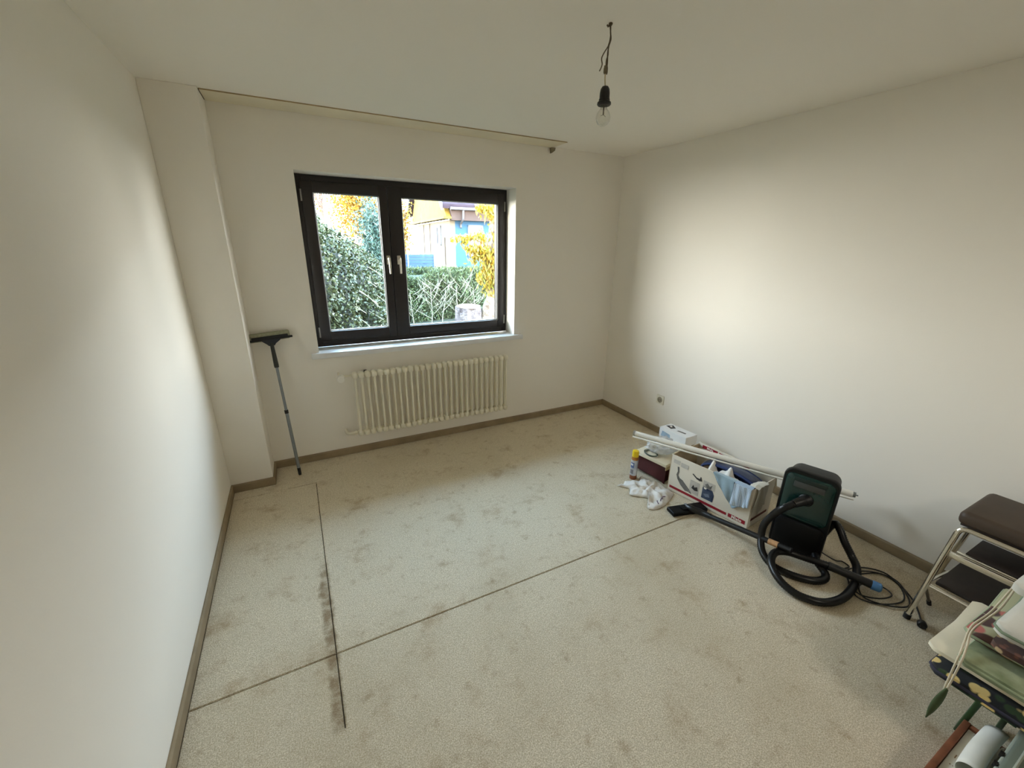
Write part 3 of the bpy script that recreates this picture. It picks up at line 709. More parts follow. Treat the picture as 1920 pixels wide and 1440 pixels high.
bmesh.ops.remove_doubles(bm, verts=bm.verts, dist=1e-5)
wc = obj('white_cloth', bm, mWhC, None, tuple(oc), 'crumpled white cloth with purple marks lying on the carpet', 'cloth', smooth=3)
sm = wc.modifiers.new('thickness', 'SOLIDIFY'); sm.thickness = .0025
mMau = M('purple_mark', (120, 100, 116), .9)
for (x, y, a) in ((-.86, -1.705, .4), (-.905, -1.715, 1.0), (-.825, -1.69, .1)):
    bm = B(); d = V((math.cos(a), math.sin(a), 0)); p = V((x, y, .034))
    tube(bm, cr([p - d * .018, p + V((0, .006, .002)), p + d * .018], 4), .0035, 6); obj('purple_mark', bm, mMau, wc)

# ------------------------------------------------------------------ roller blind lying across the boxes
bl0, bl1 = V((-.728, -1.246, .322)), V((-.135, -2.480, .322))
bd = (bl1 - bl0).normalized(); bn = V((bd.y, -bd.x, 0)); bn = bn if bn.x < 0 else -bn
rbnd = thing('roller_blind', 'rolled-up white roller blind lying across the carton', 'blind', tuple((bl0 + bl1) / 2))
mBlind = M('cream_blind_fabric', (226, 223, 214), .7, var=(6, .06), bump=(300, .15, .001))
bm = B(); tube(bm, [bl0 + bd * .012, bl1 - bd * .02], .0195, 20); obj('fabric_roll', bm, mBlind, rbnd)
bm = B(); tube(bm, [bl0, bl0 + bd * .013], .0215, 20); obj('chain_drive', bm, M('drive_grey', (150, 146, 136), .5), rbnd)
bm = B(); tube(bm, [bl1 - bd * .021, bl1 - bd * .006], .016, 16); tube(bm, [bl1 - bd * .008, bl1 + bd * .006], .004, 8); obj('end_pin', bm, mAlu, rbnd)
o_ = bn * .030 - UP * .018
bm = B(); tube(bm, [bl0 + o_ + bd * .004, bl1 + o_ - bd * .012], .0062, 10); obj('bottom_rail', bm, mWhiteP, rbnd)
def chain(bm, pts, step=.0075):
    for p in resample(cr(pts, 10), step):
        bmesh.ops.create_icosphere(bm, subdivisions=1, radius=.0024, matrix=Matrix.Translation(p))
bm = B()
cs = bl0 + bn * .022 + bd * .006
chain(bm, [bl0 + UP * .022 + bd * .006, cs, cs + V((-.004, -.012, -.05)), cs + V((.004, -.045, -.105)), cs + V((.02, -.075, -.140))])
chain(bm, [bl0 + UP * .022 + bd * .03, cs + bd * .028, cs + V((.005, -.05, -.055)), cs + V((.015, -.068, -.10)), cs + V((.02, -.075, -.140))])
obj('bead_chain', bm, M('bead_chain_ivory', (220, 206, 160), .5), rbnd, smooth=3)

# ------------------------------------------------------------------ vacuum cleaner
vw = V((.3, -.95, 0)).normalized(); vn = V((-.95, -.3, 0)).normalized()     # width dir, facing dir
VB = V((-.515, -2.44, 0)) - vw * .040                                          # centre of the front face at floor
vac = thing('vacuum_cleaner', 'dark green canister vacuum cleaner parked upright beside the carton', 'vacuum cleaner', tuple(VB - vn * .09))
def vp(s, d, z): return VB + vw * s + vn * d + UP * z
mGreen = M('dark_green_gloss', (4, 46, 43), .25, var=(3, .3), coat=.2); mBlk = M('vacuum_black', (5, 5, 6), .5, var=(20, .2), spec=.22); mGrey = M('grip_grey', (66, 68, 67), .45, var=(14, .15))
def rrect(hw, z0, z1, r, n=6):
    out = []
    for cx_, cz_, a0 in ((hw - r, z0 + r, -90), (hw - r, z1 - r, 0), (-hw + r, z1 - r, 90), (-hw + r, z0 + r, 180)):
        for i in range(n + 1):
            a = math.radians(a0 + 90 * i / n); out.append((cx_ + r * math.cos(a), cz_ + r * math.sin(a)))
    return out
def loft(bm, specs):
    rings = []
    for d, hw, z0, z1, r in specs: rings.append([bm.verts.new(vp(s, d, z)) for s, z in rrect(hw, z0, z1, r)])
    for a, b in zip(rings, rings[1:]):
        n = len(a)
        for k in range(n): bm.faces.new((a[k], a[(k + 1) % n], b[(k + 1) % n], b[k]))
    bm.faces.new(rings[0]); bm.faces.new(rings[-1][::-1])
bm = B(); loft(bm, [(-.205, .085, .05, .45, .05), (-.19, .105, .03, .485, .05), (-.15, .118, .012, .505, .05), (-.06, .124, .004, .515, .05), (-.01, .128, .002, .522, .045)]); obj('body', bm, mBlk, vac)
bm = B(); loft(bm, [(-.03, .126, .004, .519, .045), (-.02, .131, .0005, .526, .046), (.0, .131, .0005, .526, .046), (.008, .126, .004, .521, .042)]); obj('bumper', bm, M('bumper_black', (7, 9, 10), .4, spec=.3), vac)
bm = B(); loft(bm, [(.004, .118, .225, .505, .034), (.016, .113, .229, .500, .032), (.024, .100, .240, .488, .028), (.027, .080, .255, .470, .02)]); cov = obj('dust_cover', bm, mGreen, vac, label='glossy dark green cover')
bm = B(); loft(bm, [(.004, .118, .012, .222, .034), (.016, .113, .016, .219, .03), (.024, .100, .028, .208, .026)]); obj('lower_shell', bm, mBlk, vac, label='black lower half')
bm = B(); obox(bm, vp(.0, .029, .452), (.072, .004, .018), (vw, vn, UP), .006); obj('carry_handle', bm, mGrey, vac, label='grey carrying grip')
bm = B(); obox(bm, vp(.0, .0265, .482), (.078, .004, .012), (vw, vn, UP), .005); obj('upper_rim', bm, M('rim_dark_green', (8, 34, 32), .3), vac)
# hose neck
nk = vp(.0, .03, .375); nd = (vn * .75 - vw * .55 - UP * .25).normalized()
bm = B(); lathe(bm, [(.030, -.012), (.030, .012), (.026, .018), (.0235, .055), (.021, .075)], nk, nd, 18); lathe(bm, [(.036, 0), (.036, .010), (.030, .016)], vp(.0, .022, .372), vn, 20); obj('hose_elbow', bm, mBlackP, vac)
hp = [nk + nd * .07, nk + nd * .11 - vw * .02 - UP * .03]
hp += [V(p) for p in ((-.655, -2.318, .25), (-.675, -2.292, .17), (-.690, -2.300, .095), (-.735, -2.345, .045), (-.762, -2.42, .022), (-.745, -2.51, .022), (-.685, -2.590, .022), (-.62, -2.616, .022), (-.575, -2.600, .03), (-.552, -2.545, .05), (-.500, -2.500, .06), (-.440, -2.47, .075), (-.385, -2.475, .14), (-.365, -2.50, .215), (-.375, -2.535, .20), (-.385, -2.575, .15), (-.38, -2.62, .09), (-.41, -2.665, .06), (-.48, -2.70, .035), (-.575, -2.722, .022), (-.69, -2.728, .022), (-.79, -2.698, .022), (-.850, -2.625, .024), (-.858, -2.55, .03), (-.835, -2.48, .045), (-.785, -2.425, .062), (-.715, -2.405, .075), (-.655, -2.435, .075), (-.615, -2.485, .07), (-.575, -2.555, .07), (-.545, -2.600, .068))]
hs = resample(cr(hp, 14), .0055)
bm = B(); tube(bm, hs, [.0205 if i % 2 else .0178 for i in range(len(hs))], 12); obj('hose', bm, mHose, vac, smooth=3, label='ribbed black suction hose')
bm = B(); h0, h1 = V((-.550, -2.594, .068)), V((-.468, -2.766, .052)); tube(bm, [h0, h0.lerp(h1, .15), h0.lerp(h1, .8), h1], [.0235, .0225, .021, .0225], 14); obj('hose_handle', bm, mBlackP, vac)
bm = B(); hd = (h1 - h0).normalized(); lathe(bm, [(.0225, -.006), (.0245, 0), (.0235, .030), (.018, .036), (.016, .030), (.001, .028)], h1, hd, 16); obj('hose_tip', bm, M('blue_plastic', (74, 124, 176), .45, var=(20, .1)), vac, label='light blue hose tip')
# power cable with plug
cbl = [vp(.10, -.06, .05), V((-.40, -2.56, .02)), V((-.35, -2.58, .006)), V((-.36, -2.62, .005)), V((-.42, -2.62, .012)), V((-.44, -2.66, .01)), V((-.36, -2.68, .006)), V((-.26, -2.73, .005)), V((-.27, -2.81, .005)), V((-.36, -2.868, .005)), V((-.45, -2.86, .006)), V((-.54, -2.81, .006)), V((-.575, -2.75, .012)), V((-.50, -2.68, .012)), V((-.40, -2.655, .012)), V((-.30, -2.70, .012)), V((-.245, -2.78, .006)), V((-.30, -2.85, .006)), V((-.40, -2.90, .006)), V((-.50, -2.85, .010)), V((-.545, -2.77, .010)), V((-.47, -2.72, .012)), V((-.38, -2.77, .010)), V((-.40, -2.83, .012)), V((-.49, -2.81, .012)), V((-.55, -2.74, .016)), V((-.44, -2.64, .016)), V((-.31, -2.655, .008)), V((-.235, -2.73, .005)), V((-.27, -2.82, .005)), V((-.34, -2.90, .005)), V((-.43, -2.955, .005)), V((-.47, -2.97, .008))]
bm = B(); tube(bm, cr(cbl, 7), .0036, 7); obj('power_cable', bm, M('cable_black', (20, 18, 18), .45), vac, smooth=3)
bm = B(); pd = (V((-.51, -2.988, .016)) - V((-.465, -2.968, .012))).normalized(); lathe(bm, [(.006, 0), (.009, .012), (.017, .020), (.0185, .034), (.0185, .040), (.015, .044)], (-.470, -2.970, .018), pd, 16)
for s_ in (-.0095, .0095): lathe(bm, [(.0024, .04), (.0024, .062)], V((-.470, -2.970, .018)) + pd.cross(UP) * s_, pd, 8)
obj('plug', bm, mBlackP, vac, label='black mains plug')
# wand with floor head
wand = thing('suction_wand', 'black vacuum wand with floor head lying in front of the carton', 'vacuum wand', (-.72, -1.95, 0))
w0, w1 = V((-.725, -1.955, .040)), V((-.676, -2.405, .105)); w0 = V((-.735, -1.935, .036))
bm = B(); tube(bm, [w0, V((-.690, -2.345, .097))], .0165, 14); obj('tube', bm, mBlackP, wand)
wdv = (V((-.690, -2.345, .097)) - w0).normalized(); wj = V((-.690, -2.345, .097))
bm = B(); tube(bm, [wj, wj + wdv * .052], .0172, 14); obj('joint_sleeve', bm, M('cork_tan', (196, 150, 104), .7, var=(60, .35)), wand, label='tan coloured joint sleeve')
bm = B(); tube(bm, [wj + wdv * .05, wj + wdv * .12], .0162, 14); obj('wand_end', bm, mBlackP, wand)
ha = V((.86, -.42, 0)).normalized(); ha = V((.90, -.22, 0)).normalized(); hb = V((-ha.y, ha.x, 0)) * -1
hcn = V((-.765, -1.845, .0)) 
bm = B(); obox(bm, hcn + UP * .016, (.132, .042, .0155), (ha, hb, UP), .009, 3); obox(bm, hcn + UP * .034 , (.05, .026, .008), (ha, hb, UP), .006); fh = obj('floor_head', bm, mBlk, wand)
bm = B(); tube(bm, cr([hcn + UP * .036 + ha * .0, hcn + UP * .042 + hb * .04 + ha * .01, w0 + UP * .002 - wdv * .01, w0 + wdv * .06], 5), [.022] * 6 + [.021] * 5 + [.0185] * 5, 12); obj('swivel_neck', bm, mBlackP, wand)
bm = B(); obox(bm, hcn + UP * .0425 - hb * .012, (.010, .016, .003), (ha, hb, UP), .001); obj('pedal', bm, M('pedal_grey', (120, 122, 124), .4), wand)

# ------------------------------------------------------------------ folding step stool by the right edge
st = thing('step_stool', 'chrome folding step stool with a dark brown padded seat', 'stool', (-.28, -3.15, 0))
YL, YRs = -2.945, -3.335
mBrown = M('brown_vinyl', (66, 52, 40), .55, var=(12, .2), bump=(200, .15, .001)); mTread = M('dark_brown_tread', (44, 33, 25), .7, var=(30, .25), bump=(150, .3, .001))
def rpath(pts, r=.03, n=5):
    out = [V(pts[0])]
    for a, b, c in zip(pts, pts[1:], pts[2:]):
        a, b, c = V(a), V(b), V(c); u = (a - b).normalized(); w = (c - b).normalized()
        p, q = b + u * r, b + w * r
        for i in range(n + 1):
            t = i / n; out.append((1 - t) ** 2 * p + 2 * t * (1 - t) * b + t * t * q)
    out.append(V(pts[-1])); return out
bm = B(); tube(bm, rpath([(-.488, YL + .02, .004), (-.415, YL - .012, .527), (-.415, YRs + .012, .527), (-.488, YRs - .02, .004)], .035), .0115, 12); obj('front_frame', bm, mChrome, st)
bm = B(); tube(bm, rpath([(-.035, YL + .07, .004), (-.09, YL - .005, .51), (-.09, YRs + .005, .51), (-.035, YRs - .07, .004)], .035), .0110, 12); obj('rear_frame', bm, mChrome, st)
for x, y in ((-.488, YL + .02), (-.488, YRs - .02), (-.036, YL + .07), (-.036, YRs - .07)):
    bm = B(); tube(bm, [(x, y, 0.0), (x + .003, y, .024)], .0145, 12); obj('rubber_foot', bm, mRubber, st)
bm = B()
def seatf(u, v):
    s, t = 2 * u - 1, 2 * v - 1
    return (0, 0, 0)
obox(bm, (-.235, (YL + YRs) / 2, .568), (.178, .205, .034), None, .026, 4); obj('seat', bm, mBrown, st, label='dark brown padded seat', smooth=3)
bm = B(); obox(bm, (-.235, (YL + YRs) / 2, .536), (.165, .19, .006), None, .002); obj('seat_base', bm, mTread, st)
def bar(name, x, z, y0, y1, hw, hh, mat): 
    bm = B(); box(bm, (x - hw, y1, z - hh), (x + hw, y0, z + hh), .003); obj(name, bm, mat, st)
bar('tread_bar', -.425, .385, YL - .005, YRs + .005, .008, .014, mChrome)
bar('tread_bar', -.408, .402, YL - .03, YRs + .03, .006, .006, mChrome)
bm = B(); box(bm, (-.40, YRs + .04, .395), (-.20, YL - .055, .411), .004); obj('upper_tread', bm, mTread, st)
bm = B(); tube(bm, rpath([(-.20, YL - .02, .215), (-.455, YL + .012, .205), (-.455, YRs - .012, .205), (-.20, YRs + .02, .215)], .02), .0085, 10); tube(bm, [(-.425, YL - .01, .185), (-.425, YRs + .01, .185)], .0075, 10); obj('lower_rail', bm, mChrome, st)
bm = B(); box(bm, (-.43, YRs + .015, .209), (-.135, YL - .012, .226), .004); obj('lower_tread', bm, mTread, st)
mStrut = M('stool_strut', (98, 90, 76), .4, .6)
for sg in (1, -1):
    yy = YL if sg > 0 else YRs
    bm = B(); tube(bm, [(-.455, yy + .012 * sg, .200), (-.30, yy + .005 * sg, .022)], .0065, 10); obj('step_leg', bm, mStrut, st)
for y in (YL + .005, YRs - .005):
    bm = B(); tube(bm, [(-.312, y, .036), (-.283, y, .0)], .0095, 10); obj('rubber_foot', bm, mRubber, st)

# ------------------------------------------------------------------ green stool under the cushions
gs = thing('green_stool', 'low dark green stool almost hidden under the cushion stack', 'stool', (-.9, -3.36, 0))
mGr = M('green_lacquer', (36, 72, 34), .5, var=(8, .3))
bm = B(); prism(bm, [(-1.075, -3.19, .262), (-.70, -3.19, .262), (-.70, -3.58, .262), (-.965, -3.58, .262), (-.965, -3.355, .262), (-1.075, -3.355, .262)], (0, 0, .028)); obj('stool_top', bm, mGr, gs)
for (x, y, tx, ty) in ((-.93, -3.245, -1.04, -3.27), (-.80, -3.315, -.93, -3.33), (-.72, -3.56, -.78, -3.52), (-.93, -3.56, -.92, -3.52)):
    a, b = V((x, y, 0)), V((tx, ty, .264)); z = (b - a).normalized(); xx = V((0, 1, 0)).cross(z).normalized(); yy = z.cross(xx)
    bm = B(); obox(bm, (a + b) / 2 + z * .0, (.024, .008, (b - a).length / 2 - .004), (xx, yy, z), .004); obj('leg', bm, mGr, gs)

# ------------------------------------------------------------------ cushions
def voro_mat(name, base, spots, scale, thr, rough=.9):
    m = M(name, base, rough, bump=(260, .25, .001), sheen=.2); n, l = m.node_tree.nodes, m.node_tree.links; p = n['Principled BSDF']
    tc = n.new('ShaderNodeTexCoord'); src = None
    for i, (col, off, th) in enumerate(spots):
        mp_ = n.new('ShaderNodeMapping'); mp_.inputs['Location'].default_value = (off, off * 1.7, off * .6); l.new(tc.outputs['Object'], mp_.inputs[0])
        v = n.new('ShaderNodeTexVoronoi'); v.inputs['Scale'].default_value = scale * (1 + .25 * i); l.new(mp_.outputs[0], v.inputs['Vector'])
        r = n.new('ShaderNodeMapRange'); r.inputs[1].default_value = th + .06; r.inputs[2].default_value = th - .02; l.new(v.outputs['Distance'], r.inputs[0])
        mx = n.new('ShaderNodeMix'); mx.data_type = 'RGBA'; l.new(r.outputs[0], mx.inputs[0]); mx.inputs[7].default_value = lin(col)
        if src is None: mx.inputs[6].default_value = lin(base)
        else: l.new(src, mx.inputs[6])
        src = mx.outputs[2]
    l.new(src, p.inputs['Base Color']); return m
def cushion(name, x0, y0, sx, sy, z0, z1, mat, label, pipe=None, tilt=0.0, edge=.25):
    """pillow with its north-west corner at (x0, y0)"""
    cx_, cy_ = x0 + sx / 2, y0 - sy / 2; hz = (z1 - z0) / 2; zc = (z0 + z1) / 2
    bm = B(); n = 20; rows = []
    def prof(s, t):
        a = (1 - abs(s) ** 3.2) * (1 - abs(t) ** 3.2); return edge + (1 - edge) * max(a, 0) ** .5
    for side in (1, -1):
        g_ = []
        for i in range(n + 1):
            row = []
            for j in range(n + 1):
                s, t = 2 * i / n - 1, 2 * j / n - 1
                k = 1 - .035 * (1 - abs(s * t))      # pulled-in sides, pointed corners
                rr = .95 if abs(s) == 1 and abs(t) == 1 else 1
                px, py = cx_ + s * sx / 2 * k * rr, cy_ + t * sy / 2 * k * rr
                hh = hz * prof(s, t) + .002 * mn.noise(V((px * 14, py * 14, side)))
                row.append(bm.verts.new((px, py, zc + side * hh + tilt * (px - x0))))
            g_.append(row)
        rows.append(g_)
    A, Bt = rows
    for i in range(n):
        for j in range(n):
            bm.faces.new((A[i][j], A[i + 1][j], A[i + 1][j + 1], A[i][j + 1])); bm.faces.new((Bt[i][j], Bt[i][j + 1], Bt[i + 1][j + 1], Bt[i + 1][j]))
    rim = [(i, 0) for i in range(n)] + [(n, j) for j in range(n)] + [(i, n) for i in range(n, 0, -1)] + [(0, j) for j in range(n, 0, -1)]
    for (i, j), (k, l_) in zip(rim, rim[1:] + rim[:1]):
        bm.faces.new((A[i][j], Bt[i][j], Bt[k][l_], A[k][l_]))
    rimp = [((A[i][j].co + Bt[i][j].co) / 2).copy() for i, j in rim]
    o = obj(name, bm, mat, None, (cx_, cy_, z0), label, 'cushion', smooth=1.2)
    if pipe:
        bm = B(); tube(bm, rimp + [rimp[0]], .0055, 7, False); obj('piping', bm, pipe, o, smooth=3)
    return o
mCre = M('cream_fabric', (232, 222, 198), .95, var=(6, .06), bump=(220, .35, .001), sheen=.3)
mLg = M('light_green_fabric', (164, 172, 142), .85, var=(9, .25), rgb2=(130, 142, 106), bump=(200, .3, .001), sheen=.2)
mGw = M('grey_white_fabric', (206, 203, 192), .95, var=(5, .12), bump=(220, .35, .001), sheen=.3)
mNavF = voro_mat('navy_petal_print', (18, 22, 26), [((44, 66, 34), .3, .32), ((240, 212, 140), 1.1, .37)], 19, .3)
mRose = voro_mat('rose_print', (196, 198, 160), [((78, 44, 36), .4, .42), ((206, 118, 108), .9, .36)], 11, .3)
mBrF = voro_mat('brown_floral_print', (70, 42, 34), [((176, 150, 112), .8, .22), ((110, 66, 48), 2.0, .25)], 24, .3)
mNvE = M('navy_edge', (52, 50, 66), .85, bump=(200, .3, .001))
cushion('seat_cushion', -1.128, -3.143, .43, .44, .291, .346, mNavF, 'dark cushion with yellow petal print and navy edge, lowest of the stack', pipe=mNvE, edge=.55)
cushion('seat_cushion', -1.092, -3.113, .43, .42, .347, .384, mCre, 'plain cream cushion sticking out furthest from the stack', edge=.4)
cushion('seat_cushion', -1.124, -3.192, .42, .42, .385, .430, M('mottled_green_fabric', (160, 168, 136), .9, var=(14, .5), rgb2=(112, 124, 88), bump=(200, .3, .001)), 'mottled light green cushion lying over the cream one', pipe=mLg, edge=.6)
cushion('seat_cushion', -1.020, -3.166, .42, .43, .431, .464, mRose, 'light green cushion with pink rose print below the brown floral one', pipe=mLg, edge=.55)
cushion('seat_cushion', -1.062, -3.232, .42, .42, .465, .499, mBrF, 'brown floral cushion right under the thick grey-white one', edge=.6)
cushion('seat_cushion', -1.050, -3.222, .42, .42, .500, .575, mGw, 'thick grey-white cushion near the top of the stack', pipe=M('grey_green_piping', (120, 134, 112), .9), edge=.45)
cushion('seat_cushion', -.875, -3.200, .36, .40, .576, .638, mGw, 'grey-white cushion on the very top of the stack', edge=.4)
# ties hanging from the stack
mTie = M('beige_cord', (206, 194, 170), .9, bump=(300, .3, .001))
ty = thing('cushion_tie', 'beige cord ties hanging off the cream cushion side of the stack', 'tie', (-1.0, -3.2, .5))
bm = B(); tube(bm, cr([(-.70, -3.196, .545), (-.85, -3.200, .500), (-1.02, -3.186, .475), (-1.08, -3.196, .444), (-1.130, -3.205, .424), (-1.137, -3.206, .36), (-1.138, -3.205, .288)], 8), .0032, 7); obj('cord', bm, mTie, ty, smooth=3)
bm = B(); tube(bm, cr([(-.72, -3.190, .525), (-.88, -3.188, .487), (-1.00, -3.178, .474), (-1.07, -3.186, .446), (-1.122, -3.195, .426), (-1.133, -3.197, .37), (-1.135, -3.199, .275)], 8), .0032, 7); obj('cord', bm, mTie, ty, smooth=3)
lt = V((-1.192, -3.203, .30))
bm = B()
def leaf(u, v):
    w = .009 * math.sin(math.pi * min(1, u * 1.05)) ** .7 + .002
    c = V((-1.138, -3.205, .292)) + V((-.016 * u, .004 * math.sin(3 * u), -.150 * u)) + V((0, .012 * u * u, 0))
    return c + V((.3, -.95, 0)) * (w * (2 * v - 1)) + V((-.004, 0, 0)) * math.cos(math.pi * (v - .5))
grid(bm, leaf, 14, 4, .0015); obj('green_tie_end', bm, M('leaf_green_cloth', (70, 84, 50), .85, var=(20, .3)), ty, smooth=3, label='green leaf-shaped tie end')

# ------------------------------------------------------------------ drawer with papers, roll, grey case
dr = thing('wooden_drawer', 'shallow red-brown wooden drawer full of paper in the bottom corner', 'drawer', (-1.3, -3.55, 0))
mRW = M('red_brown_wood', (140, 84, 56), .55, var=(18, .35), bump=(40, .2, .002)); mPaper = M('white_paper', (226, 220, 204), .8, var=(7, .06))
X0, X1, Y0, Y1 = -1.62, -1.012, -3.255, -3.85
for nm, lo, hi in (('side_board', (X0, Y0 - .018, .0), (X1, Y0, .120)), ('side_board', (X0, Y1, .0), (X1, Y1 + .018, .120)), ('front_board', (X1 - .018, Y1 + .018, .0), (X1, Y0 - .018, .118)), ('back_board', (X0, Y1 + .018, .0), (X0 + .018, Y0 - .018, .118)), ('bottom_board', (X0 + .018, Y1 + .018, .004), (X1 - .018, Y0 - .018, .014))):
    bm = B(); box(bm, lo, hi, .002); obj(nm, bm, mRW, dr)
ps = thing('paper_stack', 'stack of white printed sheets filling the wooden drawer', 'paper', (-1.3, -3.5, .014))
for k in range(5):
    bm = B(); dx = .004 * ((k * 7) % 3 - 1)
    box(bm, (X0 + .03 + dx, -3.84, .0142 + .0195 * k), (X1 - .022 - abs(dx), Y0 - .0195, .0142 + .0195 * k + .0192), .002); obj('paper_bundle', bm, mPaper, ps)
mInk = M('brown_ink', (120, 92, 62), .8)
for (x, y, lx) in ((-1.045, -3.290, .02), (-1.19, -3.285, .018), (-1.235, -3.285, .004), (-1.27, -3.292, .02), (-1.29, -3.300, .016)):
    bm = B(); box(bm, (x - lx / 2, y - .005, .1119), (x + lx / 2, y - .002, .1124)); box(bm, (x - lx / 3, y - .011, .1119), (x + lx / 2, y - .009, .1124)); obj('ink_mark', bm, mInk, ps)
bm = B()
def roll(u, v):
    a = -2.4 + 4.6 * v; r = .034
    return V((-1.02 - .235 * u, -3.332, .146)) + V((0, r * math.cos(a), r * math.sin(a))) + V((0, .004 * math.sin(3 * u), 0))
grid(bm, roll, 10, 22, .0012); obj('paper_roll', bm, M('roll_white', (232, 228, 218), .6, var=(5, .05)), None, (-1.14, -3.34, .112), 'curled white sheet of paper lying beside the grey case', 'paper', smooth=3)
gc = thing('grey_case', 'grey-green plastic case at the bottom right edge', 'case', (-1.2, -3.6, .12))
mCase = M('grey_green_plastic', (112, 122, 112), .4, var=(5, .1), bump=(150, .08, .001)); mRim = M('rim_pale', (156, 162, 150), .35)
bm = B(); box(bm, (-1.58, -3.80, .121), (-.985, -3.372, .262), .018, 3); obj('lower_shell', bm, mCase, gc)
bm = B(); box(bm, (-1.58, -3.80, .268), (-.985, -3.368, .286), .018, 3); obj('lid', bm, mCase, gc)
bm = B(); box(bm, (-1.585, -3.806, .258), (-.980, -3.362, .274), .007, 3); obj('rim', bm, mRim, gc, label='paler closing rim')
bm = B(); tube(bm, rpath([(-1.56, -3.785, .286), (-1.56, -3.392, .286), (-1.005, -3.392, .286), (-1.005, -3.785, .286)], .03), .004, 8); obj('lid_ridge', bm, mRim, gc)
for x in (-1.232, -1.285):
    bm = B(); box(bm, (x - .007, -3.366, .264), (x + .007, -3.356, .280), .002); obj('latch', bm, mBlackP, gc, label='small black latch')

# ================================================================== garden outside
GZ = -0.12
mSoil = M('garden_soil', (40, 40, 30), .95, var=(3, .4), rgb2=(30, 38, 22), bump=(20, .6, .02))
bm = B(); grid(bm, lambda u, v: (-14 + 34 * u, .42 + 32 * v, GZ + .03 * mn.noise(V((u * 40, v * 40, 0)))), 40, 40); obj('garden_ground', bm, mSoil, None, (0, 8, GZ), 'dark garden soil outside the window', 'ground', kind='structure', smooth=3)

def sph_pts(n, c, r, shell=.16):
    d = NR.normal(size=(n, 3)); d /= np.linalg.norm(d, axis=1, keepdims=True)
    k = 1 - shell * NR.random(n) ** 1.5
    lump = np.array([1 + .14 * mn.noise(V((float(a[0]) * 3 + c[0], float(a[1]) * 3 + c[1], float(a[2]) * 3))) + .07 * mn.noise(V((float(a[0]) * 8 + c[0], float(a[1]) * 8, float(a[2]) * 8))) for a in d])
    return np.array(c) + d * np.array(r) * (k * lump)[:, None], d

def ell(bm, c, r, s=.86, sub=3):
    t = bmesh.new(); bmesh.ops.create_icosphere(t, subdivisions=sub, radius=1.0)
    for v in t.verts:
        d = v.co.copy(); v.co = V((c[0] + d.x * r[0] * s, c[1] + d.y * r[1] * s, c[2] + d.z * r[2] * s)) * 1.0
    merge(bm, t)

# evergreen bush close to the left leaf
eb = thing('evergreen_bush', 'tall evergreen shrub with glossy grey-green leaves outside the left leaf', 'bush', (-2.6, 3.0, GZ))
blobs = [((-2.95, 3.0, 1.15), (.58, .6, 1.18)), ((-2.66, 3.6, .98), (.60, .65, 1.10)), ((-2.32, 4.4, .90), (.62, .75, 1.02)), ((-1.98, 5.3, .80), (.58, .75, .92)), ((-1.62, 6.2, .70), (.52, .7, .84)), ((-2.9, 4.4, 1.3), (.6, .8, 1.1)), ((-2.42, 3.35, .45), (.34, .45, .55)), ((-1.98, 4.3, .42), (.42, .55, .55)), ((-1.66, 5.2, .36), (.40, .55, .45))]
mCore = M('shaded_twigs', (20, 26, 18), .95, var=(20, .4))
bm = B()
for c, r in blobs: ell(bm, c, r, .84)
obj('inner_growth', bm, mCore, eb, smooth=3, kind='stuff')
P_, D_ = [], []
for c, r in blobs:
    p, d = sph_pts(int(9000 * r[1] * r[2]) + 1500, c, r, .2); P_.append(p); D_.append(d)
P_, D_ = np.concatenate(P_), np.concatenate(D_)
vs, q = leaves(P_, .062, .034, D_ * .6 + np.array([0, 0, -.35]), 1.0, .2)
npmesh('foliage', vs, q, leafmat('evergreen_leaves', [(34, 42, 22), (52, 60, 36), (46, 54, 34), (70, 76, 50), (44, 52, 22)], .4, 0, .3), eb, kind='stuff')
# bare twigs drooping in front
bm = B()
for k in range(12):
    y = 3.2 + 2.2 * R.random(); z = .5 + .8 * R.random()
    x = -2.05 + (y - 3.6) * .38 + .2 * R.random() - .1
    tube(bm, cr([(x - .25, y + .1, z + .10), (x, y, z), (x + .25, y - .05, z - .16 - .1 * R.random())], 4), .004, 5)
obj('twigs', bm, M('pale_twig', (150, 150, 128), .8), eb, smooth=3, kind='stuff')

def branch(bm, a, d, L, r, depth, spread=.6, seg=4, up=.15):
    a = V(a); d = V(d).normalized(); pts = [a]; q = a.copy(); dd = d.copy()
    for i in range(seg):
        dd = (dd + V((R.uniform(-.18, .18), R.uniform(-.18, .18), R.uniform(-.08, .18) * up * 4))).normalized(); q = q + dd * (L / seg); pts.append(q.copy())
    tube(bm, pts, [r * (1 - .55 * i / seg) for i in range(seg + 1)], 5)
    if depth:
        for k in range(3 if depth > 1 else 4):
            i = R.randint(1, seg); nd = (dd + V((R.uniform(-1, 1), R.uniform(-1, 1), R.uniform(-.2, .7))) * spread).normalized()
            branch(bm, pts[i], nd, L * R.uniform(.45, .7), r * .55, depth - 1, spread, seg, up)

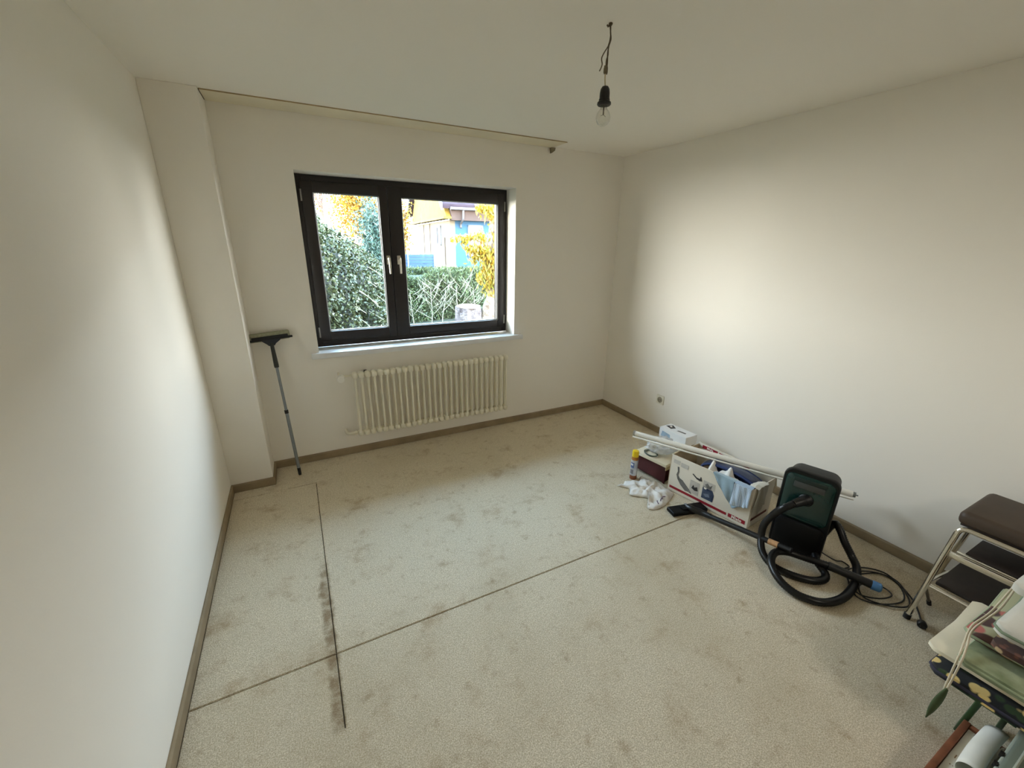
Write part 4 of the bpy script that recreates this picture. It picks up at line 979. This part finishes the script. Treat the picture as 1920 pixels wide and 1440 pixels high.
# conifer hedge
hd_ = thing('conifer_hedge', 'low feathery conifer hedge behind the bare shrubs', 'hedge', (1.0, 6.9, GZ))
N = 20000
hx = NR.uniform(-1.25, 3.6, N); hz = GZ + (NR.random(N) ** .8) * (1.16 + .10 * np.sin(hx * 2.1) + .05 * np.sin(hx * 6.3)); fy = NR.random(N)
hy = 6.55 + .25 * np.sin(hx * 3 + hz * 4) * .4 + .8 * fy ** 2
hz = np.where(fy > .75, GZ + 1.0 + .25 * NR.random(N), hz)
vs, q = leaves(np.stack([hx, hy, hz], 1), .13, .028, np.tile([0, -.5, .9], (N, 1)), .8, .2)
npmesh('foliage', vs, q, leafmat('conifer_sprays', [(40, 52, 28), (54, 68, 36), (68, 82, 46), (86, 98, 60), (52, 62, 40)], .6, .15), hd_, kind='stuff')
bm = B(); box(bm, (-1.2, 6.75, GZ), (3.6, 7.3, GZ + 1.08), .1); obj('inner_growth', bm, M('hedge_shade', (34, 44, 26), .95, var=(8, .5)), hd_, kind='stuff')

# bare pale shrubs in front of the hedge
mBark = M('pale_bark', (118, 115, 98), .85, var=(20, .25))
for i, (x, y, L, lab) in enumerate(((-.62, 5.9, .85, 'bare pale shrub beside the left edge of the right pane'), (-.28, 5.6, .95, 'bare forked shrub second from the window middle'), (.02, 5.9, .9, 'bare pale shrub in the middle of the hedge'), (.42, 5.7, 1.0, 'tall bare shrub straight behind the tree stump'), (.88, 6.0, .85, 'bare pale shrub beside the yellow tree trunk'))):
    s_ = thing('bare_shrub', lab, 'shrub', (x, y, GZ), 'bare shrubs before the hedge')
    bm = B(); branch(bm, (x, y, GZ - .03), (R.uniform(-.1, .1), 0, 1), L * .95, .016, 0, .5, 5); obj('stem', bm, mBark, s_, smooth=3)
    for k in range(9):
        bm = B(); sg = 1 if k % 2 else -1
        branch(bm, (x, y - .01, GZ + .22 + k * L * .085), (sg * R.uniform(.5, 1), R.uniform(-.4, .2), R.uniform(.5, .9)), L * R.uniform(.35, .5), .007, 1, .5, 4); obj('branch', bm, mBark, s_, smooth=3)

# tree stump
sp = thing('tree_stump', 'sawn grey tree stump in front of the hedge', 'stump', (.03, 4.15, GZ))
bm = B(); seg = 28; rings = []
for z, k in ((GZ - .02, 1.3), (GZ + .12, 1.15), (GZ + .34, 1.0), (GZ + .52, .97), (GZ + .675, .95)):
    rings.append([bm.verts.new((.03 + .25 * k * math.cos(a) * (1 + .10 * math.sin(5 * a) + .06 * math.sin(9 * a + 1)), 4.15 + .22 * k * math.sin(a) * (1 + .10 * math.sin(5 * a) + .06 * math.sin(9 * a + 1)), z + .02 * math.sin(a))) for a in [2 * math.pi * i / seg for i in range(seg)]])
for a, b in zip(rings, rings[1:]):
    for k in range(seg): bm.faces.new((a[k], a[(k + 1) % seg], b[(k + 1) % seg], b[k]))
topf = bm.faces.new(rings[-1])
obj('bark', bm, M('stump_bark', (112, 104, 102), .9, var=(9, .6), rgb2=(64, 56, 56), bump=(25, .8, .03), spec=.08), sp)
bm = B(); lathe(bm, [(.225, 0), (.222, .012), (.001, .016)], (.03, 4.15, GZ + .674), (0, -.05, 1), 26); obj('sawn_face', bm, M('sawn_wood', (150, 134, 106), .8, var=(12, .15), spec=.08), sp, label='pale sawn top')

# yellow tree
yt = thing('yellow_tree', 'small tree with pale trunk and yellow autumn leaves at the right pane edge', 'tree', (.42, 4.05, GZ))
bm = B(); tube(bm, cr([(.36, 4.05, GZ - .05), (.40, 4.05, .45), (.44, 4.05, .7), (.43, 4.05, .95), (.40, 4.05, 1.15), (.42, 4.06, 1.5), (.50, 4.08, 2.0), (.55, 4.1, 2.6)], 5), [.19 - .13 * min(1, i / 12) for i in range(36)], 12); obj('trunk', bm, M('trunk_pale_bark', (124, 112, 98), .9, var=(14, .5), rgb2=(74, 60, 50), bump=(30, .7, .02), spec=.08), yt, smooth=3)
def ray_x(px, y): # keep sprays where the photograph shows them (world x for a bearing from the room)
    return px
sprays = [((.45, 4.0, 1.02), (.16, .16, .20), 420), ((.46, 4.0, 1.28), (.17, .16, .18), 380), ((.36, 4.0, 1.20), (.10, .12, .12), 160), ((.50, 4.0, 1.52), (.13, .14, .15), 260), ((.30, 4.0, 1.50), (.17, .14, .10), 240), ((.20, 4.0, 1.60), (.14, .12, .09), 160), ((.12, 4.0, 1.48), (.10, .1, .12), 110), ((.02, 4.0, 1.60), (.12, .12, .05), 60), ((-.08, 4.0, 1.75), (.08, .1, .05), 40), ((.22, 4.0, 1.82), (.12, .12, .08), 90), ((.56, 4.0, 1.85), (.10, .12, .16), 220), ((.42, 4.0, 2.28), (.2, .15, .12), 260), ((.56, 4.0, 2.15), (.10, .12, .12), 120), ((.22, 4.0, 2.35), (.06, .1, .06), 40), ((-.20, 4.0, 1.80), (.09, .08, .05), 36), ((-.32, 4.0, 1.76), (.05, .08, .05), 16), ((.02, 4.0, 1.80), (.08, .1, .06), 46), ((.20, 4.0, 1.08), (.05, .06, .06), 36)]
P_, T_ = [], []
for c, r, n in sprays:
    p = np.array(c) + NR.normal(size=(n, 3)) * np.array(r) * .55; P_.append(p)
P_ = np.concatenate(P_)
vs, q = leaves(P_, .105, .034, np.tile([0, -.1, -1.3], (len(P_), 1)), .7, .2)
npmesh('foliage', vs, q, leafmat('autumn_yellow_leaves', [(112, 104, 14), (138, 116, 16), (150, 110, 18), (110, 114, 26), (140, 94, 16)], .5, .35), yt, kind='stuff')
bm = B()
for c, r, n in sprays:
    c = V(c); tube(bm, cr([(.45, 4.06, c.z - .15 if c.z > 1.3 else c.z), ((.45 + c.x) / 2, 4.04, c.z + .06), c + V((0, 0, .03))], 4), .008, 5)
obj('branch', bm, M('twig_brown', (120, 104, 84), .9), yt, smooth=3)

# trees farther off
def crown(name, label, cx_, cy_, cz_, r, n, L, Wd, cols, trunk_h, jit=1.0, dirn=None, trans=.3):
    t = thing(name, label, 'tree', (cx_, cy_, GZ))
    P = np.array((cx_, cy_, cz_)) + NR.normal(size=(n, 3)) * np.array(r) * .5
    vs, q = leaves(P, L, Wd, None if dirn is None else np.tile(dirn, (n, 1)), jit, .2)
    npmesh('foliage', vs, q, leafmat(name + '_leaves', cols, .55, trans), t, kind='stuff')
    bm = B(); tube(bm, [(cx_, cy_, GZ), (cx_ + .05, cy_, cz_)], [.10, .05], 8); obj('trunk', bm, M('far_trunk', (92, 76, 62), .9), t)
    for k in range(5):
        bm = B(); a = k * 1.3; tube(bm, cr([(cx_, cy_, cz_ - .5 * r[2]), (cx_ + .3 * r[0] * math.cos(a), cy_ + .3 * r[1] * math.sin(a), cz_), (cx_ + .7 * r[0] * math.cos(a), cy_ + .6 * r[1] * math.sin(a), cz_ + .5 * r[2])], 3), .022, 5); obj('branch', bm, M('far_branch', (92, 76, 62), .9), t)
    return t
AUT = [(140, 104, 18), (154, 118, 26), (130, 84, 22), (146, 112, 34)]
crown('autumn_tree', 'orange and yellow autumn tree seen over the evergreen shrub', -.95, 10.0, 2.75, (.74, .7, 1.05), 6500, .10, .055, AUT, 2)
crown('autumn_tree', 'yellow autumn tree just left of the neighbour house', .62, 11.8, 2.17, (.30, .4, 1.1), 2200, .10, .05, [(130, 100, 18), (112, 102, 32), (140, 106, 24), (120, 72, 24)], 2)
crown('reddish_tree', 'reddish bare-topped tree at the top of the left pane', -1.77, 13.5, 3.23, (.50, .5, .9), 700, .09, .045, [(120, 70, 66), (132, 88, 80), (112, 78, 50)], 2)
crown('blue_conifer', 'blue-green conifer behind the right end of the evergreen shrub', -.96, 8.0, 1.72, (.36, .4, .95), 3800, .17, .03, [(36, 60, 54), (52, 78, 72), (42, 66, 50)], 2, .8, [0, 0, -.6], .1)

# neighbour house
NHp = V((2.78, 13.0, 0)); dR = V((1, -.05, 0)).normalized(); dL = V((.05, 1, 0)).normalized()
nh = thing('neighbour_house', 'neighbour house with cream and blue walls and yellow boarded gable', 'house', tuple(NHp))
def hp_(a, b, z, o=0.0, p=0.0): return NHp + dR * a + dL * b + UP * z
mCreamW = M('cream_render', (112, 103, 90), .9, var=(2, .1), spec=.08); mBlueW = M('blue_render', (52, 78, 100), .9, var=(2, .08), spec=.08); mYel = M('yellow_boards', (112, 88, 36), .8, var=(4, .25), spec=.08); mTile = M('dark_roof_tile', (48, 38, 44), .7, var=(5, .3), spec=.08); mFas = M('brown_fascia', (70, 58, 54), .8, var=(6, .2), spec=.08); mGut = M('zinc_gutter', (84, 82, 84), .6, spec=.08); mDarkG = M('house_window_dark', (40, 44, 52), .15)
WT = 2.58; LL, RR = 5.8, 9.0
bm = B(); prism(bm, [hp_(0, 0, -.5), hp_(0, LL, -.5), hp_(0, LL, WT), hp_(0, 0, WT)], dR * .2); obj('wall', bm, mCreamW, nh, label='cream rendered side wall')
bm = B(); prism(bm, [hp_(.2, 0, -.5), hp_(RR, 0, -.5), hp_(RR, 0, WT), hp_(.2, 0, WT)], dL * .2); obj('wall', bm, mBlueW, nh, label='blue rendered wall')
bm = B(); prism(bm, [hp_(RR, .2, -.5), hp_(RR, LL, -.5), hp_(RR, LL, WT), hp_(RR, .2, WT)], -dR * .2); prism(bm, [hp_(.2, LL, -.5), hp_(RR - .2, LL, -.5), hp_(RR - .2, LL, WT), hp_(.2, LL, WT)], -dL * .2); obj('wall', bm, mCreamW, nh)
# yellow gable boards, one by one
pk = WT + .1 + 3.3
for k in range(29):
    b0, b1 = -.3 + k * .22, -.3 + k * .22 + .212
    zt = lambda b: 2.66 + max(0, (pk - 2.66) * (1 - abs(b - LL / 2) / (LL / 2 + .32)))
    bm = B(); prism(bm, [hp_(-.22, b0, 2.60), hp_(-.22, b1, 2.60), hp_(-.22, b1, zt(b1)), hp_(-.22, b0, zt(b0))], dR * .18); obj('board', bm, mYel, nh)
bm = B(); prism(bm, [hp_(-.36, -.45, 2.60), hp_(-.36, LL + .4, 2.60), hp_(-.36, LL + .4, 2.68), hp_(-.36, -.45, 2.68)], dR * .3); obj('gable_ledge', bm, M('ledge_yellow', (92, 76, 40), .8, spec=.08), nh)
def roofplane(b_e, b_r, nm):
    bm = B(); prism(bm, [hp_(-.42, b_e, 2.96), hp_(RR + .3, b_e, 2.96), hp_(RR + .3, b_r, pk + .25), hp_(-.42, b_r, pk + .25)], UP * .10); return obj(nm, bm, mTile, nh)
roofplane(-.45, LL / 2, 'roof'); roofplane(LL + .45, LL / 2, 'roof')
for k in range(14):   # tile courses on the near slope
    f0 = k / 14; b0 = -.45 + f0 * (LL / 2 + .45); z0 = 2.96 + f0 * (pk + .25 - 2.96)
    bm = B(); prism(bm, [hp_(-.42, b0, z0 + .10), hp_(RR + .3, b0, z0 + .10), hp_(RR + .3, b0 + .02, z0 + .16), hp_(-.42, b0 + .02, z0 + .16)], dL * .1); obj('tile_course', bm, mTile, nh)
bm = B(); prism(bm, [hp_(-.46, -.5, 2.90), hp_(-.46, LL / 2, pk + .20), hp_(-.46, LL / 2, pk + .42), hp_(-.46, -.5, 3.12)], dR * .05); prism(bm, [hp_(-.46, LL + .5, 2.90), hp_(-.46, LL / 2, pk + .20), hp_(-.46, LL / 2, pk + .42), hp_(-.46, LL + .5, 3.12)], dR * .05); obj('verge_board', bm, M('verge_grey', (110, 120, 132), .7, spec=.08), nh)
bm = B(); prism(bm, [hp_(-.02, -.30, 2.56), hp_(RR, -.30, 2.56), hp_(RR, -.30, 2.94), hp_(-.02, -.30, 2.94)], dL * .3); obj('fascia', bm, mFas, nh, label='brown boarded fascia')
bm = B(); tube(bm, [hp_(-.1, -.44, 2.97), hp_(RR, -.44, 2.97)], .055, 8); obj('gutter', bm, mGut, nh)
bm = B(); tube(bm, cr([hp_(.42, -.42, 2.95), hp_(.42, -.40, 2.80), hp_(.42, -.36, 2.60), hp_(.42, -.08, 2.45), hp_(.42, -.08, 2.3)], 4), .04, 8); obj('downpipe', bm, mGut, nh)
def hwin(a0, a1, z0, z1, onblue):
    f = (lambda a, z, o: hp_(a, -o, z)) if onblue else (lambda a, z, o: hp_(-o, a, z)); dpt = -dL if onblue else -dR
    bm = B()
    for (p, q_, r, s) in ((a0, a0 + .07, z0, z1), (a1 - .07, a1, z0, z1), (a0, a1, z0, z0 + .07), (a0, a1, z1 - .07, z1)): prism(bm, [f(p, r, .002), f(q_, r, .002), f(q_, s, .002), f(p, s, .002)], dpt * .05)
    w = obj('window', bm, M('house_window_white', (104, 108, 112), .6, spec=.08), nh)
    bm = B(); prism(bm, [f(a0 + .06, z0 + .06, .004), f(a1 - .06, z0 + .06, .004), f(a1 - .06, z1 - .06, .004), f(a0 + .06, z1 - .06, .004)], dpt * .02); obj('pane', bm, mDarkG, w)
hwin(.72, 1.36, 1.2, 2.42, True); hwin(1.30, 1.95, 1.62, 2.42, False)
bm = B()
for b in (3.1, 4.3): tube(bm, [hp_(-.05, b, .2), hp_(-.05, b, 2.55)], .02, 6)
tube(bm, [hp_(-.06, .62, .2), hp_(-.06, .62, 1.95)], .03, 6); obj('wall_pipe', bm, M('wall_pipe_grey', (70, 64, 58), .7, spec=.08), nh)

# blue slatted fence
fe = thing('blue_fence', 'blue slatted fence panel behind the hedge', 'fence', (.42, 9.0, GZ))
mBl = M('blue_fence_paint', (52, 72, 108), .7, var=(10, .15), spec=.08); mBlL = M('blue_fence_gap', (96, 112, 140), .7, spec=.08)
for k in range(9):
    bm = B(); box(bm, (-.12, 8.985, .60 + k * .09), (.88, 9.005, .60 + k * .09 + .078), .003, 1); obj('slat', bm, mBl, fe)
for x in (.08, .86):
    bm = B(); box(bm, (x - .02, 8.97, GZ), (x + .02, 8.984, 1.40)); obj('post', bm, mBlL, fe)
bm = B(); box(bm, (-.12, 9.006, .60), (.88, 9.012, 1.39)); obj('backing', bm, mBlL, fe)
